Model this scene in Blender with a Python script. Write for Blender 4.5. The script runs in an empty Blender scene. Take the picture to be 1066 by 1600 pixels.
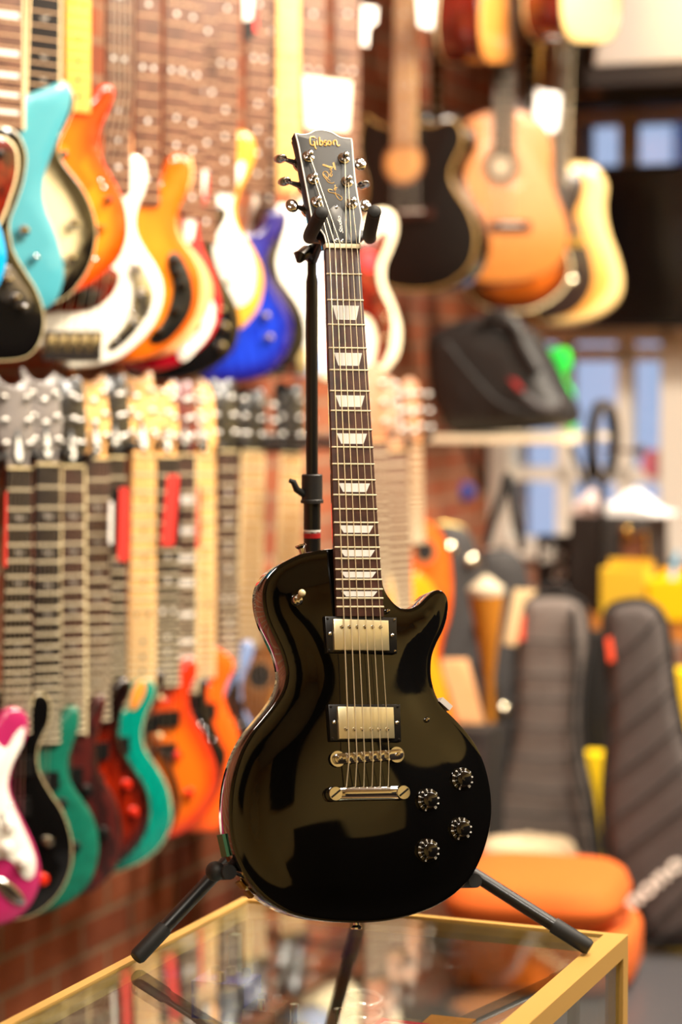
import bpy, bmesh, math, random
import numpy as np
from mathutils import Vector, Matrix
from mathutils.geometry import delaunay_2d_cdt
random.seed(7)
sc = bpy.context.scene
COL = sc.collection

# ------------------------------------------------------------------ camera
F = 3500.0; H = 1.72; PITCH = math.atan(221 / F)
cam_d = bpy.data.cameras.new('camera'); cam = bpy.data.objects.new('camera', cam_d); COL.objects.link(cam)
cam.location = (0, 0, H); cam.rotation_euler = (math.pi / 2 - PITCH, 0, 0)
cam_d.sensor_fit = 'VERTICAL'; cam_d.sensor_height = 36; cam_d.sensor_width = 24
cam_d.lens = 36 * F / 1600.0
cam_d.clip_start = 0.05; cam_d.clip_end = 60
cam_d.dof.use_dof = True; cam_d.dof.focus_distance = 2.74; cam_d.dof.aperture_fstop = 2.35
sc.camera = cam
sc.view_settings.view_transform = 'Standard'; sc.view_settings.look = 'None'
sc.view_settings.gamma = 1; sc.view_settings.exposure = 0.0; sc.view_settings.use_curve_mapping = False
try:
    sc.cycles.use_denoising = True; sc.cycles.max_bounces = 8; sc.cycles.transparent_max_bounces = 16
    sc.cycles.sample_clamp_indirect = 6; sc.cycles.caustics_reflective = False; sc.cycles.caustics_refractive = False
except Exception: pass

# ------------------------------------------------------------------ world + lamps
w = bpy.data.worlds.new('world'); sc.world = w; w.use_nodes = True
bg = w.node_tree.nodes['Background']; bg.inputs[0].default_value = (0.62, 0.74, 1.0, 1); bg.inputs[1].default_value = 0.8

# shop frame: t runs along the brick wall away from the camera, s runs out from it, z is up
AW = math.radians(22.2)
TD = Vector((math.sin(AW), math.cos(AW), 0)); SD = Vector((math.cos(AW), -math.sin(AW), 0))
W0 = Vector((-0.778, 4.17, 0))
ZUP = Vector((0, 0, 1))
def WP(t, s, z): return W0 + TD * t + SD * s + ZUP * z
CEIL = 3.9
T_END, T_BACK, S_RIGHT = 3.36, -6.2, 5.2

def area(name, t, s, z, sx, sy, power, col, aim=None, spread=180):
    d = bpy.data.lights.new(name, 'AREA'); d.shape = 'RECTANGLE'; d.size = sx; d.size_y = sy; d.energy = power; d.color = col
    d.spread = math.radians(spread)
    o = bpy.data.objects.new(name, d); COL.objects.link(o); o.location = WP(t, s, z)
    dr = (aim - o.location) if aim is not None else Vector((0, 0, -1))
    o.rotation_euler = dr.to_track_quat('-Z', 'Y').to_euler()
    return o
WARM = (1.0, 0.85, 0.66); NEUT = (1.0, 0.91, 0.78)
# track lights washing the guitar wall
for i, (t, p) in enumerate(((-1.0, 27), (0.15, 43), (1.3, 58))):
    area('track_light', t, 1.9, 3.7, .5, .35, p, WARM, WP(t + .2, 0.15, 1.6), 110)
area('track_light', 2.4, 2.2, 3.7, .4, .3, 55, NEUT, WP(2.9, .6, 1.7), 130)
# ceiling lights of the sales floor; last two are added fill, far right
for t, s, p in ((-0.6, 3.2, 80), (-3.2, 2.4, 90), (0.9, 3.2, 80), (1.3, 4.5, 60)):
    area('ceiling_fill_light', t, s, CEIL - .06, 1.1, .3, p, NEUT)

# ------------------------------------------------------------------ pixel rays
CP, SP = math.cos(PITCH), math.sin(PITCH)
CAM = Vector((0, 0, H))
def ray(px, py):
    a = (px - 533) / F; b = -(py - 800) / F
    return Vector((a, CP + b * SP, -SP + b * CP))
def P(px, py, Y):
    d = ray(px, py); return CAM + d * (Y / d.y)
def hit(px, py, o, n):
    d = ray(px, py); return CAM + d * ((o - CAM).dot(n) / d.dot(n))
def onz(px, py, z):
    return hit(px, py, Vector((0, 0, z)), ZUP)

class Pl:
    """a plane in the room: origin, right r, up u, outward normal n; 2-D coordinates (a, b), height h along n"""
    def __init__(s, o, yaw=0, lean=0, roll=0):
        y, l, k = map(math.radians, (yaw, lean, roll)); s.o = Vector(o)
        r = Vector((math.cos(y), math.sin(y), 0)); back = Vector((-math.sin(y), math.cos(y), 0))
        u = ZUP * math.cos(l) + back * math.sin(l); s.n = r.cross(u)
        s.r = r * math.cos(k) - u * math.sin(k); s.u = u * math.cos(k) + r * math.sin(k)
    def ab(s, px, py, h=0):
        q = hit(px, py, s.o + s.n * h, s.n) - s.o
        return (q.dot(s.r), q.dot(s.u))
    def w(s, a, b, h=0): return s.o + s.r * a + s.u * b + s.n * h
    def pt(s, px, py, h=0):
        a, b = s.ab(px, py, h); return s.w(a, b, h)
    def abs_(s, pts, h=0): return [s.ab(x, y, h) for x, y in pts]
    def mat(s):
        m = Matrix((s.r, s.u, s.n)).transposed().to_4x4(); m.translation = s.o; return m
class Pw(Pl):
    def __init__(s, o, r, u):
        s.o, s.r, s.u = Vector(o), Vector(r).normalized(), Vector(u).normalized(); s.n = s.r.cross(s.u)

def Z(ox, oy, k, pts): return [(ox + x / k, oy + y / k) for x, y in pts]
def z1(p): return Z(0, 0, 2.665, p)
def z2(p): return Z(300, 0, 2.665, p)
def z3(p): return Z(0, 580, 2.665, p)
def z4(p): return Z(0, 1000, 2.665, p)
def z6(p): return Z(320, 840, 2.268, p)
def z7(p): return Z(560, 0, 2.107, p)
def z8(p): return Z(566, 600, 2.132, p)
def z9(p): return Z(560, 1100, 2.107, p)
def zh(p): return Z(430, 190, 6.27, p)
def zp(p): return Z(480, 940, 4.85, p)
def zr(p): return Z(590, 780, 3.948, p)
def zs(p): return Z(860, 600, 4.0, p)

# ------------------------------------------------------------------ materials
MATS = {}
def lin(c):
    return tuple(((v / 255) / 12.92 if v / 255 <= .04045 else ((v / 255 + .055) / 1.055) ** 2.4) for v in c)
def M(name, col=(200, 200, 200), rough=.4, metal=0, coat=0, emit=0, spec=.5, sub=None, attr=False, noise=None, wave=None, bump=0, bscale=300):
    if name in MATS: return MATS[name]
    m = bpy.data.materials.new(name); m.use_nodes = True; nt = m.node_tree; b = nt.nodes['Principled BSDF']
    c = lin(col) + (1,)
    b.inputs['Base Color'].default_value = c; b.inputs['Roughness'].default_value = rough; b.inputs['Metallic'].default_value = metal
    b.inputs['Coat Weight'].default_value = coat; b.inputs['Coat Roughness'].default_value = .04
    b.inputs['Specular IOR Level'].default_value = spec
    if emit: b.inputs['Emission Color'].default_value = c; b.inputs['Emission Strength'].default_value = emit
    src = None
    tc = nt.nodes.new('ShaderNodeTexCoord')
    if attr:
        a = nt.nodes.new('ShaderNodeAttribute'); a.attribute_name = 'paint'; src = a.outputs['Color']
    if noise or wave:
        if wave:
            sc_, dist, c2, fac, rot = wave
            t = nt.nodes.new('ShaderNodeTexWave'); t.inputs['Scale'].default_value = sc_; t.inputs['Distortion'].default_value = dist
            t.inputs['Detail'].default_value = 2; t.inputs['Detail Scale'].default_value = 1.5
            mp = nt.nodes.new('ShaderNodeMapping'); mp.inputs['Rotation'].default_value = rot
            nt.links.new(tc.outputs['Object'], mp.inputs[0]); nt.links.new(mp.outputs[0], t.inputs['Vector'])
        else:
            sc_, c2, fac, strch = noise
            t = nt.nodes.new('ShaderNodeTexNoise'); t.inputs['Scale'].default_value = sc_; t.inputs['Detail'].default_value = 5
            mp = nt.nodes.new('ShaderNodeMapping'); mp.inputs['Scale'].default_value = strch
            nt.links.new(tc.outputs['Object'], mp.inputs[0]); nt.links.new(mp.outputs[0], t.inputs['Vector'])
        rp = nt.nodes.new('ShaderNodeValToRGB'); rp.color_ramp.elements[0].position = .35; rp.color_ramp.elements[1].position = .65
        nt.links.new(t.outputs['Fac'], rp.inputs[0])
        mul = nt.nodes.new('ShaderNodeMath'); mul.operation = 'MULTIPLY'; mul.inputs[1].default_value = fac
        nt.links.new(rp.outputs['Color'], mul.inputs[0])
        mx = nt.nodes.new('ShaderNodeMix'); mx.data_type = 'RGBA'
        nt.links.new(mul.outputs[0], mx.inputs['Factor'])
        if src: nt.links.new(src, mx.inputs[6])
        else: mx.inputs[6].default_value = c
        mx.inputs[7].default_value = lin(c2) + (1,)
        if attr: mx.blend_type = 'MULTIPLY'
        src = mx.outputs[2]
    if src: nt.links.new(src, b.inputs['Base Color'])
    if bump:
        n = nt.nodes.new('ShaderNodeTexNoise'); n.inputs['Scale'].default_value = bscale; n.inputs['Detail'].default_value = 3
        nt.links.new(tc.outputs['Object'], n.inputs['Vector'])
        bp = nt.nodes.new('ShaderNodeBump'); bp.inputs['Strength'].default_value = bump; bp.inputs['Distance'].default_value = .004
        nt.links.new(n.outputs['Fac'], bp.inputs['Height']); nt.links.new(bp.outputs[0], b.inputs['Normal'])
    MATS[name] = m; return m
def glass(name, tint, base=.05):
    m = bpy.data.materials.new(name); m.use_nodes = True; nt = m.node_tree; nt.nodes.clear()
    out = nt.nodes.new('ShaderNodeOutputMaterial'); tr = nt.nodes.new('ShaderNodeBsdfTransparent'); gl = nt.nodes.new('ShaderNodeBsdfGlossy')
    tr.inputs[0].default_value = tint + (1,); gl.inputs[0].default_value = (1, 1, 1, 1); gl.inputs['Roughness'].default_value = .012
    lw = nt.nodes.new('ShaderNodeLayerWeight'); lw.inputs[0].default_value = .5
    p = nt.nodes.new('ShaderNodeMath'); p.operation = 'POWER'; p.inputs[1].default_value = 4.6
    ma = nt.nodes.new('ShaderNodeMath'); ma.operation = 'MULTIPLY_ADD'; ma.inputs[1].default_value = 1 - base; ma.inputs[2].default_value = base; ma.use_clamp = True
    mx = nt.nodes.new('ShaderNodeMixShader')
    nt.links.new(lw.outputs['Facing'], p.inputs[0]); nt.links.new(p.outputs[0], ma.inputs[0]); nt.links.new(ma.outputs[0], mx.inputs[0])
    nt.links.new(tr.outputs[0], mx.inputs[1]); nt.links.new(gl.outputs[0], mx.inputs[2]); nt.links.new(mx.outputs[0], out.inputs[0])
    MATS[name] = m; return m
def brickmat(name, c1, c2, mortar, rot=0, noise_dark=.5):
    m = bpy.data.materials.new(name); m.use_nodes = True; nt = m.node_tree; b = nt.nodes['Principled BSDF']
    uv = nt.nodes.new('ShaderNodeUVMap'); uv.uv_map = 'UVMap'
    br = nt.nodes.new('ShaderNodeTexBrick'); br.inputs['Scale'].default_value = 1.0
    br.inputs['Brick Width'].default_value = .225; br.inputs['Row Height'].default_value = .078
    br.inputs['Mortar Size'].default_value = .007; br.inputs['Mortar Smooth'].default_value = .3
    br.inputs['Color1'].default_value = lin(c1) + (1,); br.inputs['Color2'].default_value = lin(c2) + (1,); br.inputs['Mortar'].default_value = lin(mortar) + (1,)
    nt.links.new(uv.outputs[0], br.inputs['Vector'])
    n = nt.nodes.new('ShaderNodeTexNoise'); n.inputs['Scale'].default_value = 9; n.inputs['Detail'].default_value = 8
    nt.links.new(uv.outputs[0], n.inputs['Vector'])
    mx = nt.nodes.new('ShaderNodeMix'); mx.data_type = 'RGBA'; mx.blend_type = 'MULTIPLY'; mx.inputs['Factor'].default_value = noise_dark
    nt.links.new(br.outputs['Color'], mx.inputs[6]); nt.links.new(n.outputs['Fac'], mx.inputs[7]); nt.links.new(mx.outputs[2], b.inputs['Base Color'])
    b.inputs['Roughness'].default_value = .85
    bp = nt.nodes.new('ShaderNodeBump'); bp.inputs['Strength'].default_value = .7; bp.inputs['Distance'].default_value = .01; bp.invert = True
    nt.links.new(br.outputs['Fac'], bp.inputs['Height']); nt.links.new(bp.outputs[0], b.inputs['Normal'])
    MATS[name] = m; return m

CHROME = M('chrome', (225, 225, 228), .08, 1)
NICKEL = M('worn nickel', (215, 205, 180), .22, 1)
GOLD = M('gold metal', (225, 185, 100), .25, 1)
BLACKP = M('black plastic', (14, 14, 14), .3)
BLACKM = M('matte black metal', (16, 16, 17), .38)
WHITEP = M('white plastic', (240, 238, 230), .35)
CREAMB = M('cream binding', (235, 215, 165), .4)
STEEL = M('string steel', (200, 190, 175), .3, 1)
FRETM = M('fret wire', (236, 222, 190), .3, .35)
TUNC = M('satin tuner metal', (150, 148, 144), .34, 1)
PEARL = M('pearl inlay', (235, 233, 228), .2, coat=.5)
ROSE = M('rosewood', (66, 36, 27), .6, spec=.25, noise=(40, (38, 20, 15), .9, (1, .04, 1)))
FRETU = M('warm fret wire', (212, 172, 132), .4)
ROSEL = M('pale rosewood', (106, 70, 52), .5, noise=(40, (78, 48, 34), .9, (1, .04, 1)))
EBONY = M('dark fretboard', (24, 18, 16), .6, spec=.2)
MAPLE = M('maple', (232, 186, 118), .35, coat=.4, noise=(12, (214, 160, 92), .6, (1, .1, 1)))
YMAPLE = M('amber maple', (245, 185, 80), .3, coat=.5)
TORT = M('tortoiseshell', (120, 28, 12), .2, coat=.6, noise=(38, (30, 8, 6), .9, (1, 1, 1)))
MAHOG = M('mahogany', (96, 34, 20), .3, coat=.5, noise=(20, (50, 16, 10), .8, (1, .1, 1)))

# ------------------------------------------------------------------ mesh builder
class MB:
    def __init__(s): s.v = []; s.f = []; s.c = []
    def add(s, vs, fs, cs=None):
        k = len(s.v); s.v += [Vector(x) for x in vs]; s.f += [tuple(i + k for i in f) for f in fs]
        s.c += (cs if cs else [(1, 1, 1)] * len(vs)); return s
    def box(s, c, ax, hx):
        x, y, zz = [Vector(a).normalized() * h for a, h in zip(ax, hx)]; c = Vector(c)
        vs = [c + x * i + y * j + zz * k for i in (-1, 1) for j in (-1, 1) for k in (-1, 1)]
        return s.add(vs, [(0, 1, 3, 2), (4, 6, 7, 5), (0, 4, 5, 1), (2, 3, 7, 6), (0, 2, 6, 4), (1, 5, 7, 3)])
    def wbox(s, t0, t1, s0, s1, za, zb):
        c = WP((t0 + t1) / 2, (s0 + s1) / 2, (za + zb) / 2)
        return s.box(c, (TD, SD, ZUP), (abs(t1 - t0) / 2, abs(s1 - s0) / 2, abs(zb - za) / 2))
    def tube(s, pts, r, seg=12, cap=True):
        pts = [Vector(p) for p in pts]; n = len(pts); rs = r if isinstance(r, (list, tuple)) else [r] * n
        ref = None; vs = []; 
        for i, p in enumerate(pts):
            d = (pts[min(i + 1, n - 1)] - pts[max(i - 1, 0)])
            if d.length < 1e-9: d = Vector((0, 0, 1))
            d.normalize()
            if ref is None: ref = d.orthogonal().normalized()
            ref = (ref - d * ref.dot(d))
            if ref.length < 1e-6: ref = d.orthogonal()
            ref.normalize()
            q = d.cross(ref)
            for k in range(seg):
                a = 2 * math.pi * k / seg; vs.append(p + (ref * math.cos(a) + q * math.sin(a)) * rs[i])
        fs = [(i * seg + k, i * seg + (k + 1) % seg, (i + 1) * seg + (k + 1) % seg, (i + 1) * seg + k) for i in range(n - 1) for k in range(seg)]
        if cap: fs += [tuple(range(seg))[::-1], tuple((n - 1) * seg + k for k in range(seg))]
        return s.add(vs, fs)
    def lathe(s, o, ax, prof, seg=20):
        """prof: list of (height along axis, radius)"""
        o = Vector(o); ax = Vector(ax).normalized(); x = ax.orthogonal().normalized(); y = ax.cross(x); vs = []
        for h, r in prof:
            for k in range(seg):
                a = 2 * math.pi * k / seg; vs.append(o + ax * h + (x * math.cos(a) + y * math.sin(a)) * max(r, 1e-5))
        n = len(prof)
        fs = [(i * seg + k, i * seg + (k + 1) % seg, (i + 1) * seg + (k + 1) % seg, (i + 1) * seg + k) for i in range(n - 1) for k in range(seg)]
        fs += [tuple(range(seg))[::-1], tuple((n - 1) * seg + k for k in range(seg))]
        return s.add(vs, fs)
    def ball(s, o, rad, ax=None, seg=14, rings=8):
        ax = ax or (Vector((1, 0, 0)), Vector((0, 1, 0)), Vector((0, 0, 1)))
        rad = rad if isinstance(rad, (tuple, list)) else (rad,) * 3
        vs = []; o = Vector(o)
        for i in range(rings + 1):
            th = math.pi * i / rings
            for k in range(seg):
                a = 2 * math.pi * k / seg
                vs.append(o + ax[0] * rad[0] * math.sin(th) * math.cos(a) + ax[1] * rad[1] * math.sin(th) * math.sin(a) + ax[2] * rad[2] * math.cos(th))
        fs = [(i * seg + k, (i + 1) * seg + k, (i + 1) * seg + (k + 1) % seg, i * seg + (k + 1) % seg) for i in range(rings) for k in range(seg)]
        return s.add(vs, fs)
    def prism(s, pl, pts, ha, hb, bev=0):
        """polygon pts (a, b) on plane pl, from height ha (back) to hb (front), front edge bevelled"""
        p = ccw(pts); n = len(p); vs = [pl.w(a, b, ha) for a, b in p]
        rings = [(0, hb)] if not bev else [(0, hb - bev), (bev * .3, hb - bev * .3), (bev, hb)]
        for ins, h in rings: vs += [pl.w(a, b, h) for a, b in inset(p, ins)]
        k = len(rings)
        fs = [tuple(range(n))[::-1]]
        for j in range(k):
            fs += [(j * n + i, j * n + (i + 1) % n, (j + 1) * n + (i + 1) % n, (j + 1) * n + i) for i in range(n)]
        fs.append(tuple(k * n + i for i in range(n)))
        return s.add(vs, fs)
    def loft(s, rings, cap=True):
        """rings: lists of world points, all the same length"""
        n = len(rings[0]); vs = [p for r in rings for p in r]
        fs = [(j * n + i, j * n + (i + 1) % n, (j + 1) * n + (i + 1) % n, (j + 1) * n + i) for j in range(len(rings) - 1) for i in range(n)]
        if cap: fs += [tuple(range(n))[::-1], tuple((len(rings) - 1) * n + i for i in range(n))]
        return s.add(vs, fs)
    def build(s, name, mat, parent=None, smooth=40, label=None, paint=False):
        me = bpy.data.meshes.new(name); me.from_pydata([tuple(v) for v in s.v], [], s.f)
        if paint:
            at = me.color_attributes.new('paint', 'FLOAT_COLOR', 'POINT')
            at.data.foreach_set('color', [x for c in s.c for x in (c[0], c[1], c[2], 1)])
        bm = bmesh.new(); bm.from_mesh(me); bmesh.ops.recalc_face_normals(bm, faces=bm.faces); bm.to_mesh(me); bm.free()
        if smooth:
            me.polygons.foreach_set('use_smooth', [True] * len(me.polygons)); me.set_sharp_from_angle(angle=math.radians(smooth))
        me.materials.append(mat); me.update()
        o = bpy.data.objects.new(name, me); COL.objects.link(o)
        if parent is not None:
            root = parent
            while root.parent: root = root.parent
            base = WORLD[root.name]
            me.transform(base.inverted()); o.parent = parent
            WORLD[o.name] = base
        else:
            c = sum(s.v, Vector()) / len(s.v); c.z = min(v.z for v in s.v)
            mt = Matrix.Translation(c); me.transform(mt.inverted()); o.matrix_world = mt; WORLD[o.name] = mt
        if label: o['label'] = label
        return o
WORLD = {}
def ccw(p):
    a = sum(p[i][0] * p[(i + 1) % len(p)][1] - p[(i + 1) % len(p)][0] * p[i][1] for i in range(len(p)))
    return list(p) if a > 0 else list(p)[::-1]
def inset(p, d):
    if not d: return p
    n = len(p); out = []
    for i in range(n):
        x0, y0 = p[i - 1]; x1, y1 = p[i]; x2, y2 = p[(i + 1) % n]
        e1 = Vector((x1 - x0, y1 - y0)); e2 = Vector((x2 - x1, y2 - y1))
        if e1.length < 1e-9 or e2.length < 1e-9: out.append((x1, y1)); continue
        e1.normalize(); e2.normalize(); m = Vector((-(e1.y + e2.y), e1.x + e2.x))
        if m.length < 1e-6: m = Vector((-e1.y, e1.x))
        m.normalize(); c = max(.5, m.dot(Vector((-e1.y, e1.x))))
        out.append((x1 + m.x * d / c, y1 + m.y * d / c))
    return out
def spline(pts, n, closed=True):
    p = [Vector(q) for q in pts]; k = len(p); dense = []
    rng = range(k) if closed else range(k - 1)
    for i in rng:
        a, b, c, d = (p[(i - 1) % k], p[i], p[(i + 1) % k], p[(i + 2) % k]) if closed else (p[max(i - 1, 0)], p[i], p[i + 1], p[min(i + 2, k - 1)])
        for j in range(12):
            t = j / 12
            dense.append(.5 * ((2 * b) + (c - a) * t + (2 * a - 5 * b + 4 * c - d) * t * t + (3 * b - a - 3 * c + d) * t ** 3))
    if closed: dense.append(dense[0])
    else: dense.append(p[-1])
    L = [0]
    for i in range(1, len(dense)): L.append(L[-1] + (dense[i] - dense[i - 1]).length)
    out = []; j = 0; tot = L[-1]; m = n if closed else n - 1
    for i in range(n):
        s_ = tot * i / m
        while j < len(L) - 2 and L[j + 1] < s_: j += 1
        f = (s_ - L[j]) / max(1e-9, L[j + 1] - L[j]); q = dense[j].lerp(dense[j + 1], min(1, f)); out.append(tuple(q))
    return out
def inside_dist(P2, poly):
    P2 = np.asarray(P2, float); A = np.asarray(poly, float); B = np.roll(A, -1, 0)
    ins = np.zeros(len(P2), bool); dm = np.full(len(P2), 1e9)
    for a, b in zip(A, B):
        cond = (a[1] > P2[:, 1]) != (b[1] > P2[:, 1])
        with np.errstate(divide='ignore', invalid='ignore'):
            xi = (b[0] - a[0]) * (P2[:, 1] - a[1]) / (b[1] - a[1] if b[1] != a[1] else 1e-12) + a[0]
        ins ^= cond & (P2[:, 0] < xi)
        e = b - a; t = np.clip(((P2 - a) @ e) / max(e @ e, 1e-12), 0, 1); q = a + t[:, None] * e
        dm = np.minimum(dm, np.hypot(*(P2 - q).T))
    return ins, dm
def sstep(x): x = np.clip(x, 0, 1); return x * x * (3 - 2 * x)
def plate(pl, outline, thick, bev=.006, dome=0, domew=.08, grid=.02, n=150, burst=None, smooth=True, backbev=None):
    """a solid body cut to an outline: flat back, rounded edges, front optionally domed; burst=(centre, rim, width) paints it"""
    p = ccw(spline(outline, n) if smooth else outline); n = len(p); mb = MB()
    bb = bev if backbev is None else backbev
    prof = [(bb, -thick), (bb * .3, -thick + bb * .3), (0, -thick + bb), (0, -bev), (bev * .3, -bev * .3), (bev, 0)]
    rings = [(inset(p, i), h) for i, h in prof]
    def col(d):
        if not burst: return (1, 1, 1)
        c, e, wd = burst[:3]; st_ = burst[3] if len(burst) > 3 else .15; k = float(sstep((d - wd * st_) / (wd * (1 - st_)))); c, e = lin(c), lin(e); return tuple(e[i] * (1 - k) + c[i] * k for i in range(3))
    vs = []; cs = []
    for q, h in rings:
        vs += [pl.w(a, b, h) for a, b in q]; cs += [col(0 if h < 0 else bev)] * n
    fs = [tuple(range(n))[::-1]] + [(j * n + i, j * n + (i + 1) % n, (j + 1) * n + (i + 1) % n, (j + 1) * n + i) for j in range(5) for i in range(n)]
    mb.add(vs, fs, cs)
    q = rings[-1][0]; xs = [a for a, b in q]; ys = [b for a, b in q]; G = []
    y = min(ys); row = 0
    while y < max(ys):
        x = min(xs) + (grid / 2 if row % 2 else 0)
        while x < max(xs): G.append((x, y)); x += grid
        y += grid * .866; row += 1
    if dome:
        ins, d = inside_dist(G, q); G = [g_ for g_, i, dd in zip(G, ins, d) if i and dd > .022]
        for k_ in (.0035, .007, .011, .015, .019):
            R_ = inset(q, k_)[::1 if k_ < .01 else 2]; ins, d = inside_dist(R_, q); G += [g_ for g_, i, dd in zip(R_, ins, d) if i and dd > k_ * .93]
    ins, d = inside_dist(G, q); G = [g for g, i, dd in zip(G, ins, d) if i and dd > (.003 if dome else grid * .45)]; D = [dd for i, dd in zip(ins, d) if i and dd > (.003 if dome else grid * .45)]
    allv = [Vector(a) for a in q] + [Vector(g) for g in G]
    res = delaunay_2d_cdt(allv, [(i, (i + 1) % n) for i in range(n)], [], 1, 1e-7)
    ov, of, orig = res[0], res[2], res[3]
    dd = []
    for o_ in orig:
        k = min(o_) if o_ else 0; dd.append(0. if k < n else D[k - n])
    hh = np.array([dome * float(sstep(x / domew)) for x in dd])
    if dome:
        nb = [set() for _ in ov]
        for f in of:
            for i in range(len(f)): nb[f[i]].add(f[i - 1]); nb[f[i - 1]].add(f[i])
        ex = hh.copy()
        for _ in range(40):
            h2 = hh.copy()
            for i, s_ in enumerate(nb):
                if dd[i] > 0 and s_: h2[i] = .4 * hh[i] + .6 * np.mean([hh[j] for j in s_])
            hh = h2
        bl_ = sstep((np.array(dd) - .02) / .03); hh = ex * (1 - bl_) + hh * bl_
    mb.add([pl.w(v.x, v.y, h) for v, h in zip(ov, hh)], [tuple(f) for f in of], [col(x + bev) for x in dd])
    # the cap shares the last ring's position: weld
    key = {}; remap = []; nv = []; nc = []
    for v, c in zip(mb.v, mb.c):
        kk = (round(v.x, 6), round(v.y, 6), round(v.z, 6))
        if kk not in key: key[kk] = len(nv); nv.append(v); nc.append(c)
        remap.append(key[kk])
    mb.v, mb.c = nv, nc
    nf = []
    for f in mb.f:
        g = [remap[i] for i in f]; g = [x for i, x in enumerate(g) if x != g[i - 1]]
        if len(set(g)) == len(g) and len(g) > 2: nf.append(tuple(g))
    mb.f = nf
    return mb
def tag(o, label=None, cat=None, group=None, kind=None):
    if label: o['label'] = label
    if cat: o['category'] = cat
    if group: o['group'] = group
    if kind: o['kind'] = kind
    return o
def root(name, label, cat, mat4, group=None):
    o = bpy.data.objects.new(name, None); COL.objects.link(o); o.empty_display_size = .05
    o.matrix_world = mat4; WORLD[o.name] = mat4; return tag(o, label, cat, group)
def at(p): return Matrix.Translation(Vector(p))
def bez(pts, k=24): return [Vector(p) for p in spline(pts, k, False)]

# ================================================================== the room
def uvbox(o, sx=TD):
    """UVs in metres along the wall"""
    me = o.data; uv = me.uv_layers.new(name='UVMap'); mw = o.matrix_world
    for p in me.polygons:
        n = (mw.to_3x3() @ p.normal)
        for li in p.loop_indices:
            c = mw @ me.vertices[me.loops[li].vertex_index].co
            if abs(n.z) > .7: q = (c.x, c.y)
            elif abs(n.dot(TD)) > .7: q = (c.dot(SD), c.z)
            else: q = (c.dot(TD), c.z)
            uv.data[li].uv = q
    return o
def struct(name, mb, mat, smooth=0):
    o = mb.build(name, mat, smooth=smooth); o['kind'] = 'structure'; return o
BRICK = brickmat('brick wall', (178, 98, 60), (146, 74, 46), (164, 136, 108))
PAINT = M('cream paint', (232, 218, 172), .8)
YPAINT = M('olive cream paint', (244, 218, 140), .85)
WHITEPAINT = M('white paint', (240, 234, 224), .5)
GREYP = M('shaded plaster', (188, 178, 168), .8)
uvbox(struct('wall_left', MB().wbox(T_BACK, T_END + .3, -.3, 0, 0, CEIL), BRICK))
struct('floor', MB().wbox(T_BACK - .3, T_END + .6, -.3, S_RIGHT + .3, -.1, 0), M('floor boards', (92, 74, 58), .35, noise=(6, (60, 46, 36), .8, (1, 6, 1))))
struct('ceiling', MB().wbox(T_BACK - .3, T_END + .6, -.3, S_RIGHT + .3, CEIL, CEIL + .1), M('ceiling white', (226, 220, 206), .9))
struct('wall_right', MB().wbox(T_BACK, T_END + .3, S_RIGHT, S_RIGHT + .2, 0, CEIL), YPAINT)
struct('wall_back', MB().wbox(T_BACK - .2, T_BACK, -.3, S_RIGHT + .2, 0, CEIL), YPAINT)

# end wall with two rows of windows: s, z read off the wall plane
EP = WP(T_END, 0, 0)
def esz(px, py, off=0.0):
    q = hit(px, py, EP - TD * off, TD) - W0
    return q.dot(SD), q.z
SW0 = esz(783, 700)[0]; SW1 = esz(1052, 700)[0]; SW2 = SW1 + .12
ZL0, ZL1 = esz(900, 858)[1], esz(900, 520)[1]
SU0 = esz(888, 220)[0]; ZU0, ZU1 = esz(980, 285)[1], esz(980, 176)[1]
FAR = SW2 + (SW1 - SW0)
mb = MB()
mb.wbox(T_END, T_END + .3, 0, SW0, 0, CEIL).wbox(T_END, T_END + .3, SW0, S_RIGHT, 0, ZL0).wbox(T_END, T_END + .3, SW0, S_RIGHT, ZL1, ZU0)
mb.wbox(T_END, T_END + .3, SW0, S_RIGHT, ZU1, CEIL).wbox(T_END, T_END + .3, SW0, SU0, ZU0, ZU1)
mb.wbox(T_END, T_END + .3, FAR, S_RIGHT, ZL0, ZL1).wbox(T_END, T_END + .3, FAR, S_RIGHT, ZU0, ZU1)
uvbox(struct('wall_end', mb, brickmat('painted brick', (176, 128, 104), (160, 108, 86), (186, 172, 158), noise_dark=.35)))
PANE = glass('window glass', (.93, .96, 1.0), .05)
def window(i, s0, s1, za, zb, vs, hs, mat, bar=.03):
    f = MB(); T = T_END
    f.wbox(T - .03, T + .12, s0 - .03, s0 + .035, za - .03, zb + .03).wbox(T - .03, T + .12, s1 - .035, s1 + .06, za - .03, zb + .03)
    f.wbox(T - .03, T + .12, s0, s1, za - .03, za + .03).wbox(T - .03, T + .12, s0, s1, zb - .03, zb + .03)
    for a in vs: f.wbox(T + .0, T + .07, a - bar / 2, a + bar / 2, za, zb)
    for a in hs: f.wbox(T + .0, T + .07, s0, s1, a - bar / 2, a + bar / 2)
    fo = f.build('window_%d' % i, mat, smooth=0); fo['kind'] = 'structure'
    g = MB().wbox(T + .033, T + .038, s0, s1, za, zb).build('pane', PANE, fo, smooth=0)
    return fo
vs = [esz(x, 700)[0] for x in (880, 974)]
hs = [esz(900, y)[1] for y in (553, 742)]
window(1, SW0, SW1, ZL0, ZL1, vs, hs, WHITEPAINT, .045)
dv = SW1 - SW0
window(2, SW2, SW2 + dv - .1, ZL0, ZL1, [v + dv + .1 for v in vs if v + dv < FAR - .2], hs, WHITEPAINT, .045)
window(3, SU0, SW2 - .02, ZU0, ZU1, [esz(979, 220)[0]], [], M('taupe paint', (206, 182, 164), .6), .05)
window(4, SW2, FAR, ZU0, ZU1, [SW2 + .45], [], MATS['taupe paint'], .05)
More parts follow.
